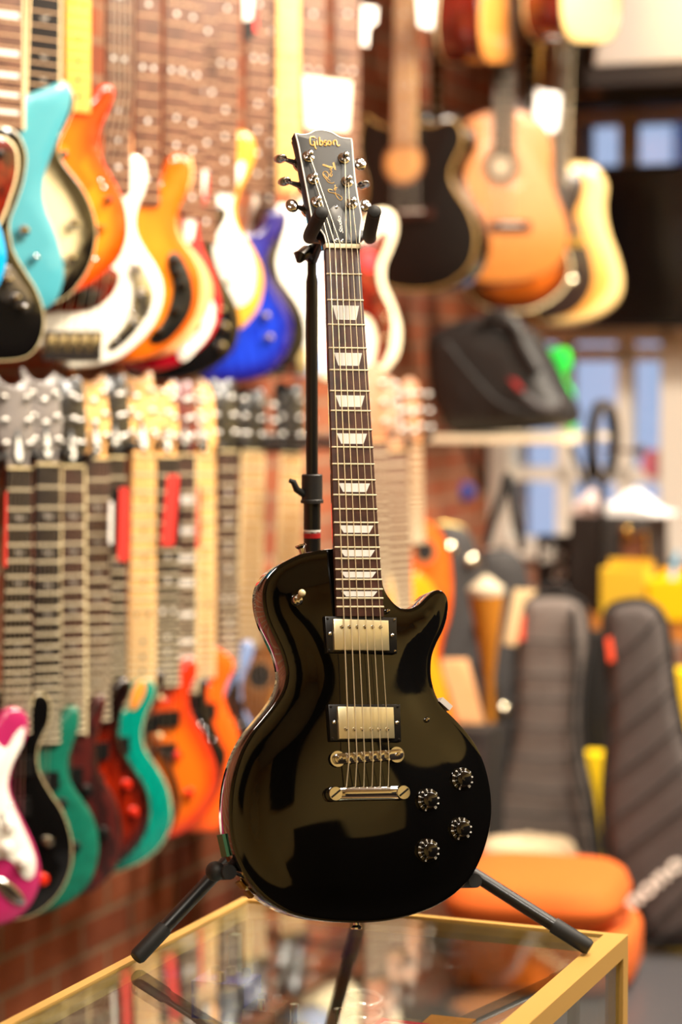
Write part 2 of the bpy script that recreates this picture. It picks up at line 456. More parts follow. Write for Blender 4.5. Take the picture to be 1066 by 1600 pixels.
struct('trim_1', MB().wbox(T_END - .10, T_END, esz(885, 160)[0], S_RIGHT, esz(980, 172)[1], esz(980, 138)[1]), M('brown lintel', (190, 160, 136), .6))
struct('trim_2', MB().wbox(T_END - .02, T_END, SW1 + .03, SW2, ZL0, ZL1), WHITEPAINT)
# the street side: a pale blue facade with drapes of corrugated sheet
mb = MB(); 
for k in range(46):
    a = .0 + k * .13; r_ = random.random()
    mb.wbox(T_END + 2.4 - .05 * (k % 2), T_END + 2.6, a, a + .125, 0.0, 4.6)
o = mb.build('neighbouring_wall', M('blue grey cladding', (136, 152, 196), .6, noise=(3, (92, 108, 152), .9, (1, 1, .1))), smooth=0); o['kind'] = 'structure'
o = MB().wbox(T_END + .9, T_END + 3.2, -1.5, 6.5, -.1, 0).build('pavement', M('pavement grey', (120, 120, 122), .8), smooth=0); o['kind'] = 'structure'
mb = MB()
for s_ in (SW0 + .55, SW0 + .95, SW1 - .25, SW1 + .35): mb.wbox(T_END + 2.2, T_END + 2.3, s_, s_ + .05, .1, 4.2)
for i_, s_ in enumerate((esz(925, 230)[0] + .1, esz(1020, 600)[0] + .15)):
    pass
o = mb.build('drainpipe_run', M('dark blue pipe', (44, 52, 78), .5), smooth=0); o['kind'] = 'structure'
struct('reflection_panel_1', MB().wbox(-2.75, 1.2, S_RIGHT - .4, S_RIGHT, 0, 2.42).wbox(-3.4, -2.75, S_RIGHT - .4, S_RIGHT, 0, 1.8), M('dark reflection panel', (26, 20, 16), .6))  # added unseen dark mass, stepped to blacken the lower guitar reflections
struct('reflection_panel_2', MB().wbox(-5.15, -4.55, S_RIGHT - .12, S_RIGHT, 2.7, CEIL), MATS['dark reflection panel'])  # added unseen panel that makes the dark swath on the guitar top
# added unseen dark panel on the far side, shaping reflections in the polished top
for i, (a, b_) in enumerate(((-4.6, -3.4),)):
    struct('reflection_panel_3', MB().wbox(a, b_, S_RIGHT - .06, S_RIGHT, 0, 2.15), M('dark lower reflection panel', (30, 24, 20), .5))

# ---------------------------------------------------------------- big things on the end wall
# white boxed unit high up
def pzs(px, py, t):           # point of a pixel on the cross plane at distance t along the shop
    q = hit(px, py, WP(t, 0, 0), TD) - W0; return q.dot(SD), q.z
tA = 2.75
s0, zb_ = pzs(926, 104, tA); s1 = s0 + 1.5
r = root('air_conditioner', 'white boxy air conditioning unit high in the corner above the windows', 'air conditioner', at(WP(tA, (s0 + s1) / 2, zb_)))
mb = MB(); pl = Pw(WP(tA, s0, zb_), SD, ZUP)
mb.prism(pl, [(0, 0), (1.5, 0), (1.5, .62), (.10, .62)], -.5, 0, .015)
mb.build('casing', M('white enamel', (236, 230, 224), .4), r)
MB().wbox(tA + .0, tA + .5, s0 - .02, s1, zb_ - .055, zb_ - .001).build('lower_grille', M('dark grille', (36, 28, 26), .6), r, 0)
mb = MB(); 
for k in range(8): mb.wbox(tA - .004, tA - .001, s0 + .2, s1 - .1, zb_ + .30 + k * .03, zb_ + .312 + k * .03)
mb.build('vent_slots', M('grey slot', (150, 146, 140), .6), r, 0)
# black pipework frame under it
mb = MB(); a0, z0_ = pzs(884, 118, tA + .25)
mb.wbox(tA + .2, tA + .34, a0, s1 + .6, z0_ - .10, min(z0_, zb_ - .057))
o = mb.build('ceiling_rail', M('black rail paint', (22, 18, 18), .6), smooth=0); tag(o, 'black horizontal rail below the white air conditioning unit', 'rail')
o = MB().wbox(tA + .1, tA + .16, a0 + .02, a0 + .11, min(z0_, zb_ - .057) + .001, CEIL).build('rail_hanger', MATS['black rail paint'], smooth=0); tag(o, 'black drop bar between ceiling and rail left of the white unit', 'bar')
# black flat screen hung across the windows
tS = 3.15
sa, zt = pzs(858, 262, tS); sb = sa + 1.75; zb2 = pzs(900, 513, tS)[1]
pl = Pw(WP(tS, sa, zb2), SD, ZUP); Hs = zt - zb2
r = root('wall_television', 'wide black switched-off screen mounted between the window rows', 'television', at(WP(tS, (sa + sb) / 2, zb2)))
rr = [(0, 0), (1.75, 0), (1.75, Hs), (0, Hs)]
MB().prism(pl, rr, -.06, 0, .006).build('frame', M('black bezel', (9, 9, 10), .45), r)
MB().prism(pl, inset(ccw(rr), .014), .0002, .0015).build('panel', M('black screen', (5, 5, 6), .25), r, 0)
MB().wbox(tS + .06, T_END - .04, (sa + sb) / 2 - .1, (sa + sb) / 2 + .1, zb2 + .2, zb2 + .4).build('bracket', BLACKM, r, 0)

# ---------------------------------------------------------------- grey platform
ZP_ = .40
c1 = onz(976, 1600, ZP_); q = c1 - W0
tP0 = (onz(1010, 1600, ZP_) - W0).dot(TD) - .4
GREYT = M('grey platform laminate', (74, 74, 78), .35)
r = root('display_platform', 'low dark grey platform under the stool and gig bags', 'platform', at(WP(1.5, 2.2, 0)))
sP0, sP1 = (onz(700, 1560, ZP_) - W0).dot(SD) - .1, 3.4
MB().wbox(-.4, 3.1, sP0, sP1, ZP_ - .05, ZP_).build('top_board', GREYT, r, 0)
MB().wbox(-.35, 3.05, sP0 + .05, sP1 - .05, 0, ZP_ - .05).build('base', M('dark base', (34, 34, 36), .5), r, 0)

# ---------------------------------------------------------------- stool
ORANGE = M('orange fabric', (220, 104, 28), .85, noise=(180, (194, 84, 20), .6, (1, 1, 1)), bump=.15, bscale=500)
pc = P(834, 1500, 4.82); pc.z = ZP_
def cushion(cx, zlo, zhi, rx, ry, bev, yaw=.0, power=3.2, puff=.02, seg=56):
    rings = []
    prof = [(zlo, -bev), (zlo + bev * .3, -bev * .3), (zlo + bev, 0), ((zlo + zhi) / 2, puff * .35), (zhi - bev, 0), (zhi - bev * .45, -bev * .22), (zhi - bev * .12, -bev * .65), (zhi + puff * .1, -bev * 1.3), (zhi + puff * .8, -rx * .55), (zhi + puff, -rx * .93)]
    for z_, d in prof:
        ring = []
        for k in range(seg):
            a = 2 * math.pi * k / seg; c_, s_ = math.cos(a), math.sin(a)
            rr_ = (abs(c_) ** power + abs(s_) ** power) ** (-1 / power)
            x, y = (rx + d) * rr_ * c_, (ry + d) * rr_ * s_
            ring.append(Vector((cx.x + x * math.cos(yaw) - y * math.sin(yaw), cx.y + x * math.sin(yaw) + y * math.cos(yaw), z_)))
        rings.append(ring)
    return rings
r = root('orange_pouffe', 'orange fabric stool with domed seat cushion behind the glass case', 'stool', at(pc))
zs_ = lambda y, D=4.76: H - (y - 579) * D / F
MB().loft(cushion(Vector((pc.x + .01, pc.y, 0)), zs_(1450), zs_(1374), .19, .20, .042, -.25, 4.2, .010)).build('seat_cushion', ORANGE, r, 60)
MB().loft(cushion(Vector((pc.x + .03, pc.y + .01, 0)), ZP_ + .002, zs_(1452), .20, .2, .03, -.25, 4, .0)).build('base_cushion', ORANGE, r, 60)
MB().tube([(pc.x + .02 + .187 * math.cos(a / 20 * math.tau), pc.y + .187 * math.sin(a / 20 * math.tau), zs_(1445)) for a in range(21)], .005, 6).build('piping', M('dark orange piping', (170, 74, 20), .8), r)

# pale cushion behind the stool
pc2 = P(826, 1330, 5.2); zt2 = pc2.z + .03
r = MB().loft(cushion(Vector((pc2.x, pc2.y, 0)), zt2 - .11, zt2, .115, .08, .03, 0, 3, .01)).build('cream_pad', M('cream fabric', (196, 178, 146), .9), smooth=60)
tag(r, 'cream fabric pad between the orange stool and the upright gig bag', 'pad')
sup = MB().wbox(0, 0, 0, 0, 0, 0)
ptc = Vector((pc2.x, pc2.y, 0)) - W0
MB_ = MB().wbox(ptc.dot(TD) - .05, ptc.dot(TD) + .05, ptc.dot(SD) - .09, ptc.dot(SD) + .09, ZP_ + .001, zt2 - .111)
o = MB_.build('storage_crate', M('black crate plastic', (24, 23, 23), .6), smooth=0); tag(o, 'black box carrying the cream pad behind the orange stool', 'box')

# ---------------------------------------------------------------- gig bags
GIG = M('grey gig bag nylon', (112, 101, 96), .8, bump=.3, bscale=900, noise=(220, (92, 84, 80), .8, (1, 1, 1)))
GIG2 = M('dark gig bag nylon', (80, 72, 70), .8, bump=.3, bscale=900, noise=(220, (62, 56, 56), .8, (1, 1, 1)))
GIGD = M('black webbing', (26, 25, 26), .8)
RTAG = M('red orange tag', (232, 78, 40), .6)
def seam(pl, pts, rad=.004, h=.001):
    return [pl.pt(x, y, h) for x, y in pts]
def gigbag(label, pl, out, thick, mat, seams, tagbox, sidemat):
    b0 = pl.w(0, 0, -thick / 2)
    r = root('gig_bag', label, 'gig bag', at(b0))
    plate(pl, pl.abs_(out), thick, .035, .02, .1, .03, 120).build('shell', mat, r, 50)
    p = ccw(spline(pl.abs_(out), 120))
    MB().tube([pl.w(a, b, -.02) for a, b in inset(p, -.002)] + [pl.w(*inset(p, -.002)[0], -.02)], .0055, 8).build('zip', GIGD, r)
    for i, sm in enumerate(seams):
        MB().tube([pl.pt(x, y, .019) for x, y in sm], .0035, 6).build('seam', sidemat, r)
    q = pl.abs_(tagbox, .022); MB().prism(pl, q, .012, .0245, .001).build('tag', RTAG, r, 0)
    return r
plG = Pl(P(850, 1150, 5.52), -6, 5, 0)
out = [(818, 940), (838, 931), (880, 930), (908, 942), (918, 968), (920, 1010), (912, 1060), (908, 1120), (912, 1180), (925, 1240), (934, 1300), (940, 1350), (934, 1378), (900, 1388), (800, 1388), (765, 1378), (758, 1360), (764, 1300), (782, 1230), (800, 1160), (804, 1100), (806, 1040), (808, 980)]
g1 = gigbag('upright grey padded gig bag with horizontal ribs behind the stool', plG, out, .10, GIG,
            [[(809, 1001), (860, 1004), (912, 1006)], [(805, 1054), (860, 1056), (910, 1058)], [(803, 1092), (850, 1094), (908, 1094)], [(800, 1134), (850, 1140), (908, 1138)], [(792, 1182), (850, 1188), (912, 1184)], [(780, 1226), (850, 1236), (920, 1236)], [(768, 1268), (850, 1274), (930, 1276)], [(762, 1308), (840, 1316), (934, 1316)]],
            [(808, 962), (820, 960), (819, 1000), (809, 1002)], GIGD)
MB().tube([plG.pt(895, 950, .02), plG.pt(902, 1040, .02), plG.pt(896, 1120, .02), plG.pt(902, 1200, .02), plG.pt(925, 1290, .02), plG.pt(932, 1360, .02)], .008, 8).build('piping', GIGD, g1)
MB().tube(bez([plG.pt(845, 932, -.03), plG.pt(846, 918, -.03), plG.pt(866, 912, -.03), plG.pt(884, 918, -.03), plG.pt(886, 932, -.03)]), .006, 8).build('handle', GIGD, g1)
plM = Pl(P(1010, 1300, 5.02), -14, 7, 0)
out = [(944, 966), (952, 948), (972, 940), (1000, 938), (1024, 948), (1040, 975), (1048, 1030), (1056, 1090), (1072, 1160), (1100, 1230), (1130, 1320), (1142, 1420), (1130, 1460), (1090, 1474), (1040, 1478), (1010, 1474), (998, 1444), (985, 1420), (960, 1370), (945, 1320), (942, 1250), (946, 1190), (950, 1130), (948, 1060), (943, 1010)]
g2 = gigbag('large dark grey gig bag with diagonal stitching and white wordmark', plM, out, .13, GIG2,
            [[(948, 1035), (990, 1008), (1030, 965)], [(952, 1100), (1000, 1060), (1046, 1020)], [(952, 1160), (1010, 1115), (1056, 1075)], [(948, 1225), (1010, 1180), (1068, 1130)], [(948, 1290), (1010, 1245), (1088, 1180)], [(952, 1350), (1020, 1300), (1106, 1235)], [(990, 1470), (1050, 1420), (1130, 1340)], [(1012, 1478), (1070, 1445), (1136, 1400)]],
            [(946, 998), (955, 995), (961, 1032), (951, 1036)], GIGD)
# ---------------------------------------------------------------- text helper
def text(pl, body, p0, p1, hpx, hgt, mat, parent, name='lettering', ext=.0006, shear=0, spacing=1.0, bold=0):
    """word set along the line p0->p1 (pixels) on plane pl; its cap height is hpx pixels"""
    a0 = Vector(pl.ab(*p0, hgt)); a1 = Vector(pl.ab(*p1, hgt)); d = (a1 - a0); L = d.length; d.normalize()
    cu = bpy.data.curves.new(name, 'FONT'); cu.body = body; cu.extrude = 0; cu.shear = shear; cu.space_character = spacing; cu.offset = bold
    o = bpy.data.objects.new(name, cu); COL.objects.link(o); dg = bpy.context.evaluated_depsgraph_get(); dg.update()
    me = bpy.data.meshes.new_from_object(o.evaluated_get(dg)); bpy.data.objects.remove(o)
    xs = [v.co.x for v in me.vertices]; ys = [v.co.y for v in me.vertices]
    q0 = Vector(pl.ab(p0[0], p0[1] - hpx, hgt)); hh = (q0 - a0).length
    kx = L / (max(xs) - min(xs)); ky = hh / (max(ys) - min(0, min(ys)))
    nrm = Vector((-d.y, d.x)); mb = MB()
    vs = []
    for v in me.vertices:
        c = a0 + d * (v.co.x - min(xs)) * kx + nrm * v.co.y * ky; vs.append(pl.w(c.x, c.y, hgt))
    fs = [tuple(p.vertices) for p in me.polygons]
    n = len(vs); vs2 = [v + pl.n * ext for v in vs]
    # thin raised letters: top faces plus walls on the boundary
    cnt = {}
    for f in fs:
        for i in range(len(f)): e = (f[i - 1], f[i]); cnt[tuple(sorted(e))] = cnt.get(tuple(sorted(e)), 0) + 1
    walls = [(a, b, b + n, a + n) for (a, b), c in cnt.items() if c == 1]
    mb.add(vs + vs2, [tuple(i + n for i in f) for f in fs] + walls)
    bpy.data.meshes.remove(me)
    return mb.build(name, mat, parent, smooth=0)
text(plM, 'mono', (978, 1432), (1072, 1352), 22, .0225, WHITEP, g2, 'wordmark', .001, 0, 1.0, .03)

# ---------------------------------------------------------------- hard cases, drum, boards
CASE = M('black case vinyl', (44, 41, 42), .6, bump=.3, bscale=500)
BRASS = M('brass edge', (140, 120, 70), .35, .9)
def hardcase(label, pl, out, thick, latches, trim=True):
    r = root('guitar_case', label, 'guitar case', at(pl.w(0, 0, -thick / 2)))
    plate(pl, pl.abs_(out), thick, .02, .01, .05, .03, 120).build('shell', CASE, r, 50)
    if trim:
        p = inset(ccw(spline(pl.abs_(out), 120)), -.001)
        MB().tube([pl.w(a, b, -.035) for a, b in p + p[:1]], .005, 8).build('edge_trim', BRASS, r)
    for x, y in latches:
        q = pl.pt(x, y, .008); MB().lathe(q, pl.n, [(0, .017), (.006, .017), (.010, .012), (.012, .005)]).build('latch', NICKEL, r)
    return r
plC = Pl(P(730, 1000, 5.7), 14, 6, 0)
hardcase('black hard guitar case leaning behind the amber guitars', plC,
         [(688, 824), (712, 820), (735, 830), (750, 860), (762, 900), (766, 950), (764, 1000), (772, 1050), (786, 1100), (792, 1160), (780, 1230), (740, 1260), (690, 1260), (650, 1230), (640, 1160), (655, 1090), (672, 1030), (680, 960), (682, 890)],
         .12, [(702, 858), (736, 877), (749, 980), (763, 1035)])
plC2 = Pl(P(800, 1000, 5.95), 8, 5, 0)
hardcase('dark guitar case standing between hard case and grey gig bag', plC2,
         [(752, 872), (775, 858), (800, 858), (822, 880), (832, 930), (830, 1000), (838, 1060), (850, 1130), (845, 1210), (800, 1240), (750, 1230), (738, 1150), (745, 1060), (748, 960)],
         .10, [(786, 1110)], False)
# carrying strap looped above the cases
st = MB().tube(bez([P(760, 852, 5.5), P(768, 820, 5.5), P(786, 770, 5.5), P(793, 742, 5.5), P(800, 768, 5.5), P(808, 820, 5.5), P(818, 860, 5.5)], 40), .011, 8).build('strap_loop', GIGD); tag(st, 'black carrying strap looped upwards above the dark guitar cases', 'strap')
# amber cone drum
cD = P(760, 930, 5.47); axis_b = P(764, 1062, 5.47)
r = root('goblet_drum', 'tapered amber drum with a white skin beside the grey gig bag', 'drum', at(axis_b))
ax = (cD - axis_b)
MB().lathe(axis_b, ax, [(-.54, .03), (-.5, .014), (0, .012), (ax.length * .3, .021), (ax.length * .95, .042), (ax.length, .042)], 28).build('body', M('amber wood', (166, 106, 22), .5, coat=.1), r)
MB().lathe(axis_b, ax, [(ax.length + .001, .044), (ax.length + .018, .045), (ax.length + .03, .03), (ax.length + .045, .012), (ax.length + .05, .002)], 28).build('skin', M('white skin', (186, 174, 150), .7), r)
# boards
pB = Pl(P(715, 1085, 5.385), 0, 2, 0)
o = plate(pB, pB.abs_([(688, 1030), (731, 1030), (758, 1131), (700, 1131)]), .012, .002, n=4, smooth=False).build('wooden_board', M('pale peach wood', (232, 178, 126), .6, noise=(8, (214, 158, 104), .7, (1, .1, 1)))); tag(o, 'pale wooden board leaning in front of the black hard case', 'board')
pB2 = Pl(P(812, 965, 5.36), -10, 6, 0)
o = plate(pB2, pB2.abs_([(804, 920), (838, 922), (836, 928), (820, 940), (812, 970), (806, 1010), (786, 1006)]), .01, .002, n=7, smooth=False).build('cardboard_sheet', M('cream card', (222, 196, 150), .8)); tag(o, 'cream card sheet peeking out left of the grey gig bag', 'card')
# dark floor boxes left of the gig bag
def wb(name, label, cat, px0, px1, py0, py1, D, dep, mat, zb=None):
    a = P(px0, py1, D) - W0; b = P(px1, py0, D) - W0
    t = (a.dot(TD) + b.dot(TD)) / 2
    pl = Pw(P((px0 + px1) / 2, py1, D), SD, ZUP)
    q0 = pl.ab(px0, py1); q1 = pl.ab(px1, py0)
    z0 = q0[1] if zb is None else zb - pl.o.z
    mb = MB().prism(pl, [(q0[0], z0), (q1[0], z0), (q1[0], q1[1]), (q0[0], q1[1])], -dep, 0, .008)
    o = mb.build(name, mat); tag(o, label, cat); return o, pl
AMPG = M('amp grille', (66, 60, 60), .8, bump=.3, bscale=800)
a1, pl = wb('practice_amplifier', 'dark grey practice amplifier low behind the black guitar body', 'amplifier', 714, 764, 1142, 1330, 5.33, .12, M('amp vinyl', (36, 34, 34), .6), ZP_ + .001)
MB().prism(pl, pl.abs_([(720, 1170), (758, 1168), (758, 1235), (720, 1238)], .002), .0005, .003).build('grille', AMPG, a1, 0)
wb('dark_filler_box', 'tall black speaker cabinet added to darken the gap between the two gig bags', 'filler', 905, 972, 992, 1400, 5.76, .09, M('speaker black', (16, 15, 15), .7), ZP_ + .001)  # made-up dark box that blackens the space behind the bags
# yellow boxes beyond the bags
YEL = M('yellow plastic', (246, 206, 24), .45)
for k, (x0, x1, y0, y1, D, lb) in enumerate(((908, 956, 1180, 1345, 5.66, 'yellow plastic crate glimpsed between the two gig bags'), (1040, 1100, 1050, 1130, 5.6, 'yellow bag at the right edge beside the dark gig bag'))):
    o, pl = wb('yellow_crate' if k == 0 else 'yellow_bag', lb, 'crate' if k == 0 else 'bag', x0, x1, y0, y1, D, .07, YEL, ZP_ + .001)

# ---------------------------------------------------------------- work bench with bins, amp, ring light
WOOD = M('orange bench wood', (206, 134, 60), .45, noise=(7, (176, 104, 40), .7, (1, 8, 1)))
tb0 = (P(990, 1000, 5.9) - W0).dot(TD); ztop = P(1040, 968, 5.88).z
sb0 = (P(925, 975, 5.9) - W0).dot(SD)
r = root('work_bench', 'orange wooden work bench by the window behind the gig bags', 'bench', at(WP(tb0 + .25, sb0 + .6, 0)))
MB().wbox(tb0 - .02, tb0 + .42, sb0 - .08, sb0 + 1.3, ztop - .055, ztop).build('bench_top', WOOD, r, 0)
for a, b in ((tb0 + .02, sb0 - .04), (tb0 + .02, sb0 + 1.25), (tb0 + .38, sb0 - .04), (tb0 + .38, sb0 + 1.25)):
    MB().wbox(a - .025, a + .025, b - .025, b + .025, (ZP_ + .001) if b < 3.3 and a < 3.05 else 0, ztop - .055).build('leg', M('dark bench leg', (30, 24, 22), .6), r, 0)
MB().wbox(tb0 + .02, tb0 + .4, sb0 - .04, sb0 + 1.25, ZP_ + .12, ZP_ + .14).build('lower_shelf', MATS['dark bench leg'], r, 0)
def bin_(label, px0, px1, pyt, dep, D, mat):
    pl = Pw(P((px0 + px1) / 2, 940, D), SD, ZUP); a0 = pl.ab(px0, 940)[0]; a1 = pl.ab(px1, 940)[0]; zt = pl.ab(px0, pyt)[1]; zb = ztop - pl.o.z + .001
    r = root('parts_bin', label, 'bin', at(pl.w((a0 + a1) / 2, zb, -dep / 2)))
    th = .006
    MB().prism(pl, [(a0, zb), (a1, zb), (a1, zt), (a0, zt)], -th, 0, .002).build('front_panel', mat, r, 0)
    m2 = MB().prism(pl, [(a0, zb), (a1, zb), (a1, zt + .02), (a0, zt + .02)], -dep, -dep + th)
    m2.prism(pl, [(a0, zb), (a0 + th, zb), (a0 + th, zt), (a0, zt)], -dep + th, -th).prism(pl, [(a1 - th, zb), (a1, zb), (a1, zt), (a1 - th, zt)], -dep + th, -th)
    m2.prism(pl, [(a0 + th, zb), (a1 - th, zb), (a1 - th, zb + th), (a0 + th, zb + th)], -dep + th, -th)
    m2.build('bin_body', mat, r, 0); return pl
YB = M('bright yellow bin', (255, 202, 20), .4); YB2 = M('pale yellow bin', (226, 184, 50), .5)
bin_('yellow parts bin holding red items, left one on the bench', 938, 1008, 888, .09, 5.89, YB2)
bin_('bright yellow parts bin at the right edge of the bench', 1012, 1100, 906, .14, 5.83, YB)
for i, (px, py, D, rr_, hh_, mat, nm, lb) in enumerate((
        (986, 889, 5.93, .022, .018, M('red plastic', (226, 44, 28), .4), 'tape_roll', 'red round roll in the left yellow bin'),)):
    q = P(px, py, D); q.z -= .03
    o = MB().lathe(q, (0, 0, 1), [(-.03, rr_), (0, rr_), (hh_, rr_ * .95), (hh_ + .012, rr_ * .7)]).build(nm, mat); tag(o, lb, 'roll' if i == 0 else 'cap')
o = MB().tube([P(1050, 905, 5.89), P(1056, 872, 5.89), P(1059, 862, 5.88)], [.010, .009, .004], 10).build('marker_pen', M('light blue plastic', (110, 190, 240), .4)); tag(o, 'light blue pen standing in the bright yellow bin', 'pen')
# guitar amplifier cabinet
plA = Pw(P(905, 950, 6.14), SD, ZUP)
tq = plA.ab(888, 950)[0], plA.ab(1012, 950)[0]; zt_ = plA.ab(900, 806)[1]; zb_a = ztop - plA.o.z + .001
r = root('amplifier_cabinet', 'black amplifier cabinet with gold trim on the bench, papers on top', 'amplifier', at(plA.w(sum(tq) / 2, zb_a, -.1)))
# left face dark, right front panel in brown cloth
MB().prism(plA, [(tq[0], zb_a), (tq[1], zb_a), (tq[1], zt_), (tq[0], zt_)], -.22, 0, .01).build('cabinet', M('black amp vinyl', (40, 35, 33), .6), r)
MB().prism(plA, plA.abs_([(972, 835), (1008, 830), (1008, 878), (972, 884)], .002), .0005, .003).build('grille_cloth', M('brown grille cloth', (112, 66, 42), .8), r, 0)
MB().tube([plA.pt(972, 847, .008), plA.pt(1010, 831, .008), plA.pt(1011, 880, .008)], .006, 8).build('gold_trim', GOLD, r)
MB().lathe(plA.pt(979, 829, .001), plA.n, [(0, .014), (.012, .014), (.016, .008)]).build('knob', GOLD, r)
# papers and plastic bag on the amp
rnd = random.Random(4); zz = plA.o.z + zt_ + .001
for i, (xa, xb, mt, lb) in enumerate(((889, 934, M('pinkish paper', (236, 214, 210), .7), 'crumpled pink and white paper, left part of the pile on the amplifier'), (942, 1034, M('white film', (250, 250, 252), .4), 'crumpled white plastic sheet spilling over the amplifier top'))):
    a, b = plA.ab(xa, 800)[0], plA.ab(xb, 800)[0]; N = 9; vs = []; fs = []
    for k in range(N):
        for l in range(6):
            f = k / (N - 1); g = l / 5; hgt = .012 + .05 * math.sin(math.pi * min(1, f * 1.1 + .05)) * (math.sin(math.pi * g) * .8 + .2) + rnd.uniform(0, .010)
            if i == 1: hgt *= 1.1 - .75 * max(0, f - .4) / .6
            vs.append(plA.w(a + (b - a) * f, zz - plA.o.z + hgt, -.02 - .18 * g))
    for k in range(N - 1):
        for l in range(5): fs.append((k * 6 + l, k * 6 + l + 1, k * 6 + l + 7, k * 6 + l + 6))
    n0 = len(vs); vs += [Vector((v.x, v.y, zz)) for v in vs]
    fs += [tuple(i_ + n0 for i_ in f) for f in fs]
    edge = [(k * 6) for k in range(N)] + [(N - 1) * 6 + l for l in range(1, 6)] + [k * 6 + 5 for k in range(N - 2, -1, -1)] + [l for l in range(4, 0, -1)]
    for e in range(len(edge)): p_, q_ = edge[e - 1], edge[e]; fs.append((p_, q_, q_ + n0, p_ + n0))
    o = MB().add(vs, fs).build('crumpled_paper' if i == 0 else 'plastic_sheet', mt, smooth=25); tag(o, lb, 'paper' if i == 0 else 'plastic sheet')
# ring light on its stand (ring seen nearly edge-on)
rc = P(941, 690, 6.07); plR = Pl(rc, 66, 0, 0)
r = root('ring_light', 'thin black ring light on a black stand in front of the window', 'ring light', at(Vector((rc.x, rc.y, ztop))))
ry = (690 - 624) * 5.99 / F
MB().loft([[plR.w((ry - c_) * math.cos(a / 48 * math.tau), (ry - c_) * math.sin(a / 48 * math.tau), h_) for a in range(48)] for c_, h_ in ((0, -.01), (0, .014), (.016, .016), (.016, -.012), (0, -.01))], cap=False).build('ring', BLACKM, r)
MB().loft([[plR.w((ry - c_) * math.cos(a / 48 * math.tau), (ry - c_) * math.sin(a / 48 * math.tau), h_) for a in range(48)] for c_, h_ in ((.003, .0165), (.003, .019), (.014, .019), (.014, .0165), (.003, .0165))], cap=False).build('diffuser', M('dim diffuser', (90, 84, 78), .5), r)
MB().tube([rc - ZUP * (ry - .003), Vector((rc.x, rc.y, ztop + .002))], .011, 12).build('stand_pole', BLACKM, r)
MB().lathe(Vector((rc.x, rc.y, ztop + .0015)), ZUP, [(0, .028), (.012, .028), (.02, .015)]).build('stand_base', BLACKM, r)
# phone clamp to the right of the ring
MB().tube([rc + ZUP * -.02, P(985, 704, 5.99), P(1008, 704, 5.99)], [.004, .005, .016], 10).build('clamp_arm', M('dark brown clamp', (70, 52, 44), .5), r)
o = MB().lathe(WP(T_END - .002, esz(1024, 724)[0], esz(1024, 724)[1]), -TD, [(-.0, .045), (.001, .045)], 24).build('window_sticker', M('pink sticker', (214, 120, 140), .6)); tag(o, 'round pink sticker on the window right of the ring light', 'sticker')

# ---------------------------------------------------------------- shelf with the black bag
D1 = 5.95
plS = Pw(P(770, 682, D1), SD, ZUP)
zsh = 0
sa_, sb_ = plS.ab(655, 682)[0], plS.ab(884, 682)[0]
r = root('wall_shelf', 'narrow white-edged shelf board carrying the black bag', 'shelf', at(plS.w(0, 0, -.1)))
MB().prism(plS, [(sa_, -.018), (sb_, -.018), (sb_, .0), (sa_, .0)], -.45, 0, .002).build('board', M('cream shelf edge', (232, 216, 186), .6), r, 0)
for x in (sa_ + .04, sb_ - .06):
    MB().tube([plS.w(x, -.02, -.43), plS.w(x, -.17, -.43), plS.w(x, -.02, -.25)], .008, 6).build('bracket', BLACKM, r)
LEATH = M('black leather', (24, 22, 22), .55, bump=.5, bscale=40)
plb = Pw(P(770, 682, D1 + .03), SD, ZUP)
bagpts = z7([(215, 1100), (300, 1060), (370, 1040), (430, 1050), (500, 1075), (545, 1100), (580, 1160), (610, 1220), (640, 1280), (675, 1340), (680, 1380), (650, 1405), (560, 1415), (450, 1425), (350, 1428), (280, 1420), (240, 1350), (215, 1280), (205, 1190)])
r = root('black_bag', 'slouching black leather bag with small red mark on the shelf', 'bag', at(plb.w(0, 0, -.1)))
plate(plb, plb.abs_(bagpts), .20, .05, .035, .12, .03, 120).build('bag_body', LEATH, r, 60)
MB().tube(bez([plb.pt(*q, .0) for q in z7([(420, 1050), (470, 1040), (520, 1080), (545, 1140), (590, 1220)])], 24), .02, 10).build('fold', LEATH, r)
MB().prism(plb, plb.abs_(z7([(495, 1245), (520, 1250), (545, 1285), (528, 1285)]), .03), .0285, .0375).build('red_mark', M('dull red print', (150, 34, 36), .6), r, 0)
MB().tube(bez([plb.pt(*q, .030) for q in z7([(290, 1130), (370, 1230), (470, 1330), (600, 1370)])], 24), .007, 8).build('zip', GIGD, r)
MB().tube(bez([plb.pt(*q, .03) for q in z7([(545, 1300), (600, 1340), (660, 1350), (680, 1320)])], 24), .012, 8).build('handle', M('grey webbing', (70, 68, 70), .8), r)
plg = Pw(P(870, 600, D1 + .32), SD, ZUP)
o = plate(plg, plg.abs_(z7([(610, 1160), (640, 1150), (680, 1150), (690, 1200), (672, 1245), (700, 1300), (702, 1390), (690, 1420), (680, 1340), (640, 1290), (615, 1230)])), .05, .012, n=70).build('green_bag', M('bright green plastic', (40, 214, 74), .35)); tag(o, 'bright green plastic bag tucked behind the black bag', 'bag')
# dark poster-like banner with white script under the window
plk = Pw(P(868, 880, 6.35), SD, ZUP)
r = root('black_banner', 'black board with white script marks left of the amplifier', 'sign', at(plk.o))
plate(plk, plk.abs_([(838, 836), (893, 836), (893, 925), (838, 925)]), .03, .004, n=4, smooth=False).build('panel', M('black board', (14, 14, 15), .5), r, 0)
for q in ([(848, 850), (848, 880)], [(848, 864), (854, 858), (858, 864), (856, 876), (850, 878)], [(864, 858), (862, 878)], [(860, 854), (866, 852)], [(870, 872), (876, 862), (880, 872), (884, 866)], [(866, 902), (872, 888), (880, 886), (884, 894), (876, 904), (868, 906)]):
    MB().tube([plk.pt(x, y, .004) for x, y in q], .005, 6).build('script_mark', WHITEP, r)
